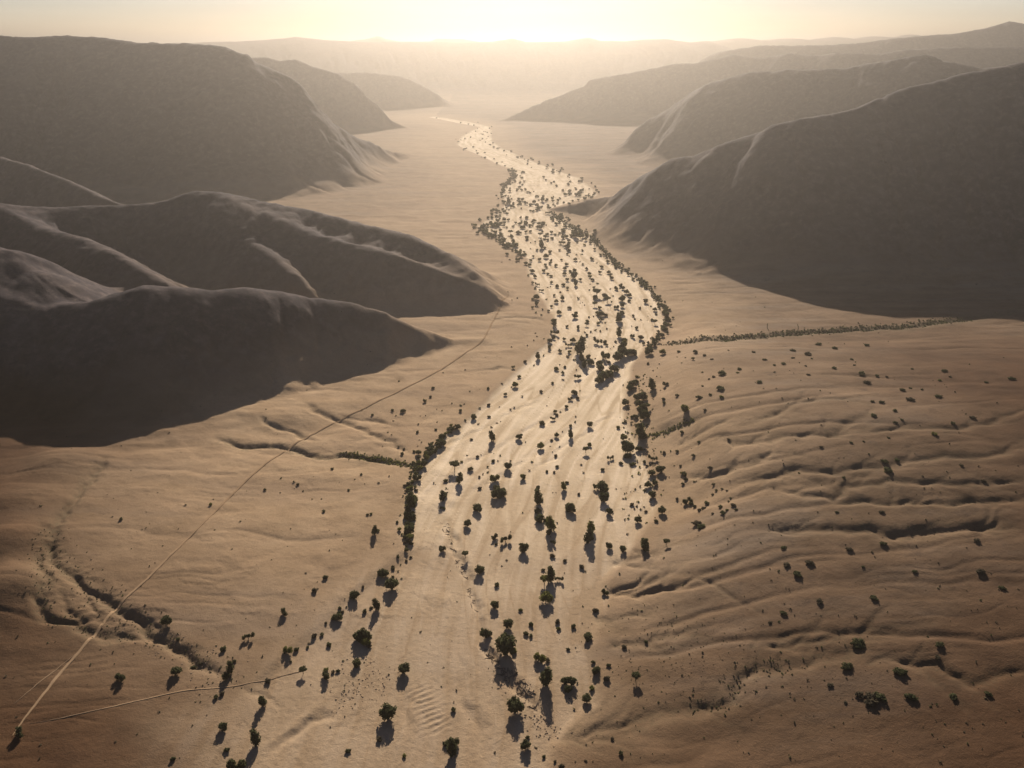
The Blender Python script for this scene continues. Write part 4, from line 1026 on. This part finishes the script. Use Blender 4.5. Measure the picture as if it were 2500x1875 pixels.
def log_vf(seed):
    q = np.random.RandomState(seed); V = []; F = []; y = 0
    for k, t in enumerate((-1, -.3, .4, 1)):
        y = .12 * q.normal(); rr = .10 * (1.2 - .35 * (t + 1) / 2)
        for j in range(5):
            a = j * 2 * np.pi / 5; V.append((t, y + rr * np.cos(a), .1 + rr * np.sin(a)))
    for k in range(3):
        for j in range(5): F.append((k * 5 + j, k * 5 + (j + 1) % 5, k * 5 + 5 + (j + 1) % 5, k * 5 + 5 + j))
    F.append(tuple(range(15, 20))); F.append((4, 3, 2, 1, 0))
    # a root stub
    b = len(V); V += [(-.8, 0, .1), (-.95, .1, .5), (-.9, -.05, .45), (-.6, .05, .15)]; F.append((b, b + 1, b + 2, b + 3))
    return np.array(V), F
ROCK = {i: rock_vf(500 + i) for i in range(4)}; LOG = {i: log_vf(520 + i) for i in range(4)}
g = Gather()
line_scatter(g, [(760,1440),(830,1470),(800,1500),(720,1500),(780,1480)], 150, 7, .3, .9, ROCK)
line_scatter(g, [(1080,1480),(1130,1510),(1160,1560),(1200,1600)], 130, 4, .3, 1.1, ROCK)
line_scatter(g, [(250,1345),(330,1380),(420,1420),(500,1470)], 120, 6, .3, .9, ROCK)
g.build('stones', 'pale stones and clods strewn over the lower sand flats', [stone], 'stones')
g = Gather()
line_scatter(g, [(962,1130),(985,1205),(1010,1265),(1025,1320),(1030,1360)], 46, .9, .8, 2.0, LOG)
line_scatter(g, [(1050,1410),(1090,1455),(1130,1490),(1160,1515)], 70, 1.8, .8, 2.6, LOG)
g.build('driftwood', 'flood driftwood strewn along the cut bank in the lower river bed', [wood], 'driftwood')

# ------------------------------------------------------------------ dirt tracks
trk, nt, out = new_mat('packed_track')
pos = nd(nt, 'ShaderNodeNewGeometry').outputs['Position']
tb = nd(nt, 'ShaderNodeBsdfDiffuse'); rut = attr(nt, 'rut')
c = mixc(nt, noise(nt, pos, .15, 4), (.23, .155, .093), (.31, .215, .132))
c = mixc(nt, math_(nt, 'MULTIPLY', rut, .6), c, (.24, .16, .10))
nt.links.new(c, tb.inputs[0]); nt.links.new(tb.outputs[0], out.inputs[0])
trk2 = trk.copy(); trk2.name = 'faint_track'
for n_ in trk2.node_tree.nodes:
    if n_.type == 'MIX' and n_.inputs[6].default_value[0] > .24 and not n_.inputs[6].is_linked:
        n_.inputs[6].default_value = (.17, .11, .063, 1); n_.inputs[7].default_value = (.24, .16, .096, 1)
def track(name, pts, half, label, berm=.18, lift_=.22):
    u = np.array([p[0] for p in pts], float); v = np.array([p[1] for p in pts], float)
    hx, hy = hit(u, v, Z); L = np.concatenate([[0], np.cumsum(np.hypot(np.diff(hx), np.diff(hy)))])
    a = np.arange(0, L[-1], 2.5); x = np.interp(a, L, hx); y = np.interp(a, L, hy)
    k = np.ones(9) / 9
    xs = np.convolve(np.pad(x, 4, 'edge'), k, 'valid'); ys = np.convolve(np.pad(y, 4, 'edge'), k, 'valid')
    xs = xs + .5 * fbm(a / 25, a * 0, 2, 230)
    tx_, ty_ = np.gradient(xs), np.gradient(ys); n = np.hypot(tx_, ty_); nx, ny = -ty_ / n, tx_ / n
    prof = [(-1.15, -.5, 0), (-1.0, berm, 0), (-.62, .02, 1), (-.3, .10, 0), (.3, .10, 0), (.62, .02, 1), (1.0, berm, 0), (1.15, -.5, 0)]
    wv = half * (1 + .25 * fbm(a / 14, a * 0, 2, 240)) * np.clip(np.minimum(a, L[-1] - a) / 45 + .15, 0, 1)
    V, F, ru = [], [], []
    for (o_, h_, t_) in prof:
        X = xs + nx * o_ * wv; Y = ys + ny * o_ * wv
        V.append(np.stack([X, Y, sample(Z, X, Y) + h_ + lift_], -1)); ru.append(np.full(len(a), float(t_)))
    n_ = len(a); V = np.concatenate(V)
    for c_ in range(len(prof) - 1):
        for i in range(n_ - 1): F.append((c_ * n_ + i, c_ * n_ + i + 1, (c_ + 1) * n_ + i + 1, (c_ + 1) * n_ + i))
    me = bpy.data.meshes.new(name); me.from_pydata(V.tolist(), [], F); me.update()
    at_ = me.attributes.new('rut', 'FLOAT', 'POINT'); at_.data.foreach_set('value', np.concatenate(ru).astype(np.float32))
    me.polygons.foreach_set('use_smooth', np.ones(len(F), bool)); me.materials.append(trk if half > .6 else trk2)
    o = link(bpy.data.objects.new(name, me)); o['kind'] = 'structure'; o['label'] = label; o['category'] = 'track'
track('dirt_track', [(20,1600),(45,1565),(90,1505),(140,1445),(180,1400),(215,1360),(255,1315),(300,1270),(360,1210),(420,1150),(470,1100),(510,1060),(555,1018),(600,985),(650,952),(700,925),(745,903),(790,882),(850,853),(900,828),(945,803),(985,778),(1020,755),(1045,735),(1062,700),(1080,665),(1100,635)], .7, 'pale straight dirt track crossing the left plain from lower left corner')
track('dirt_track', [(50,1566),(95,1562),(150,1548),(200,1538),(270,1522),(330,1508),(400,1490),(480,1488),(540,1478),(600,1464),(660,1450)], .42, 'faint side track curving right from the lower end of the main track', .0, .10)
track('dirt_track', [(20,1530),(60,1497),(110,1455),(150,1425),(190,1392)], .5, 'faint side track joining the main track from the left edge', .0, .10)

# ------------------------------------------------------------------ brush fence of a small stock yard on the right plain
fu = np.array([1658., 1657, 1661, 1690, 1722, 1725, 1723]); fv = np.array([700., 708, 716, 718, 717, 709, 701])
hx, hy = hit(fu, fv, Z); L = np.concatenate([[0], np.cumsum(np.hypot(np.diff(hx), np.diff(hy)))])
g = Gather()
for a in np.arange(0, L[-1], .8):
    x = np.interp(a, L, hx); y = np.interp(a, L, hy)
    g.add(TINY[r.randint(4)], x, y, float(sample(Z, x, y)) - .05, 0.8 + .3 * r.rand(), r.rand() * 6, 1, 0)
o = g.build('brush_fence', 'low brush fence of a small stock yard on the plain under the right hill', [LEAF['grey']], 'fence')
del o['kind']
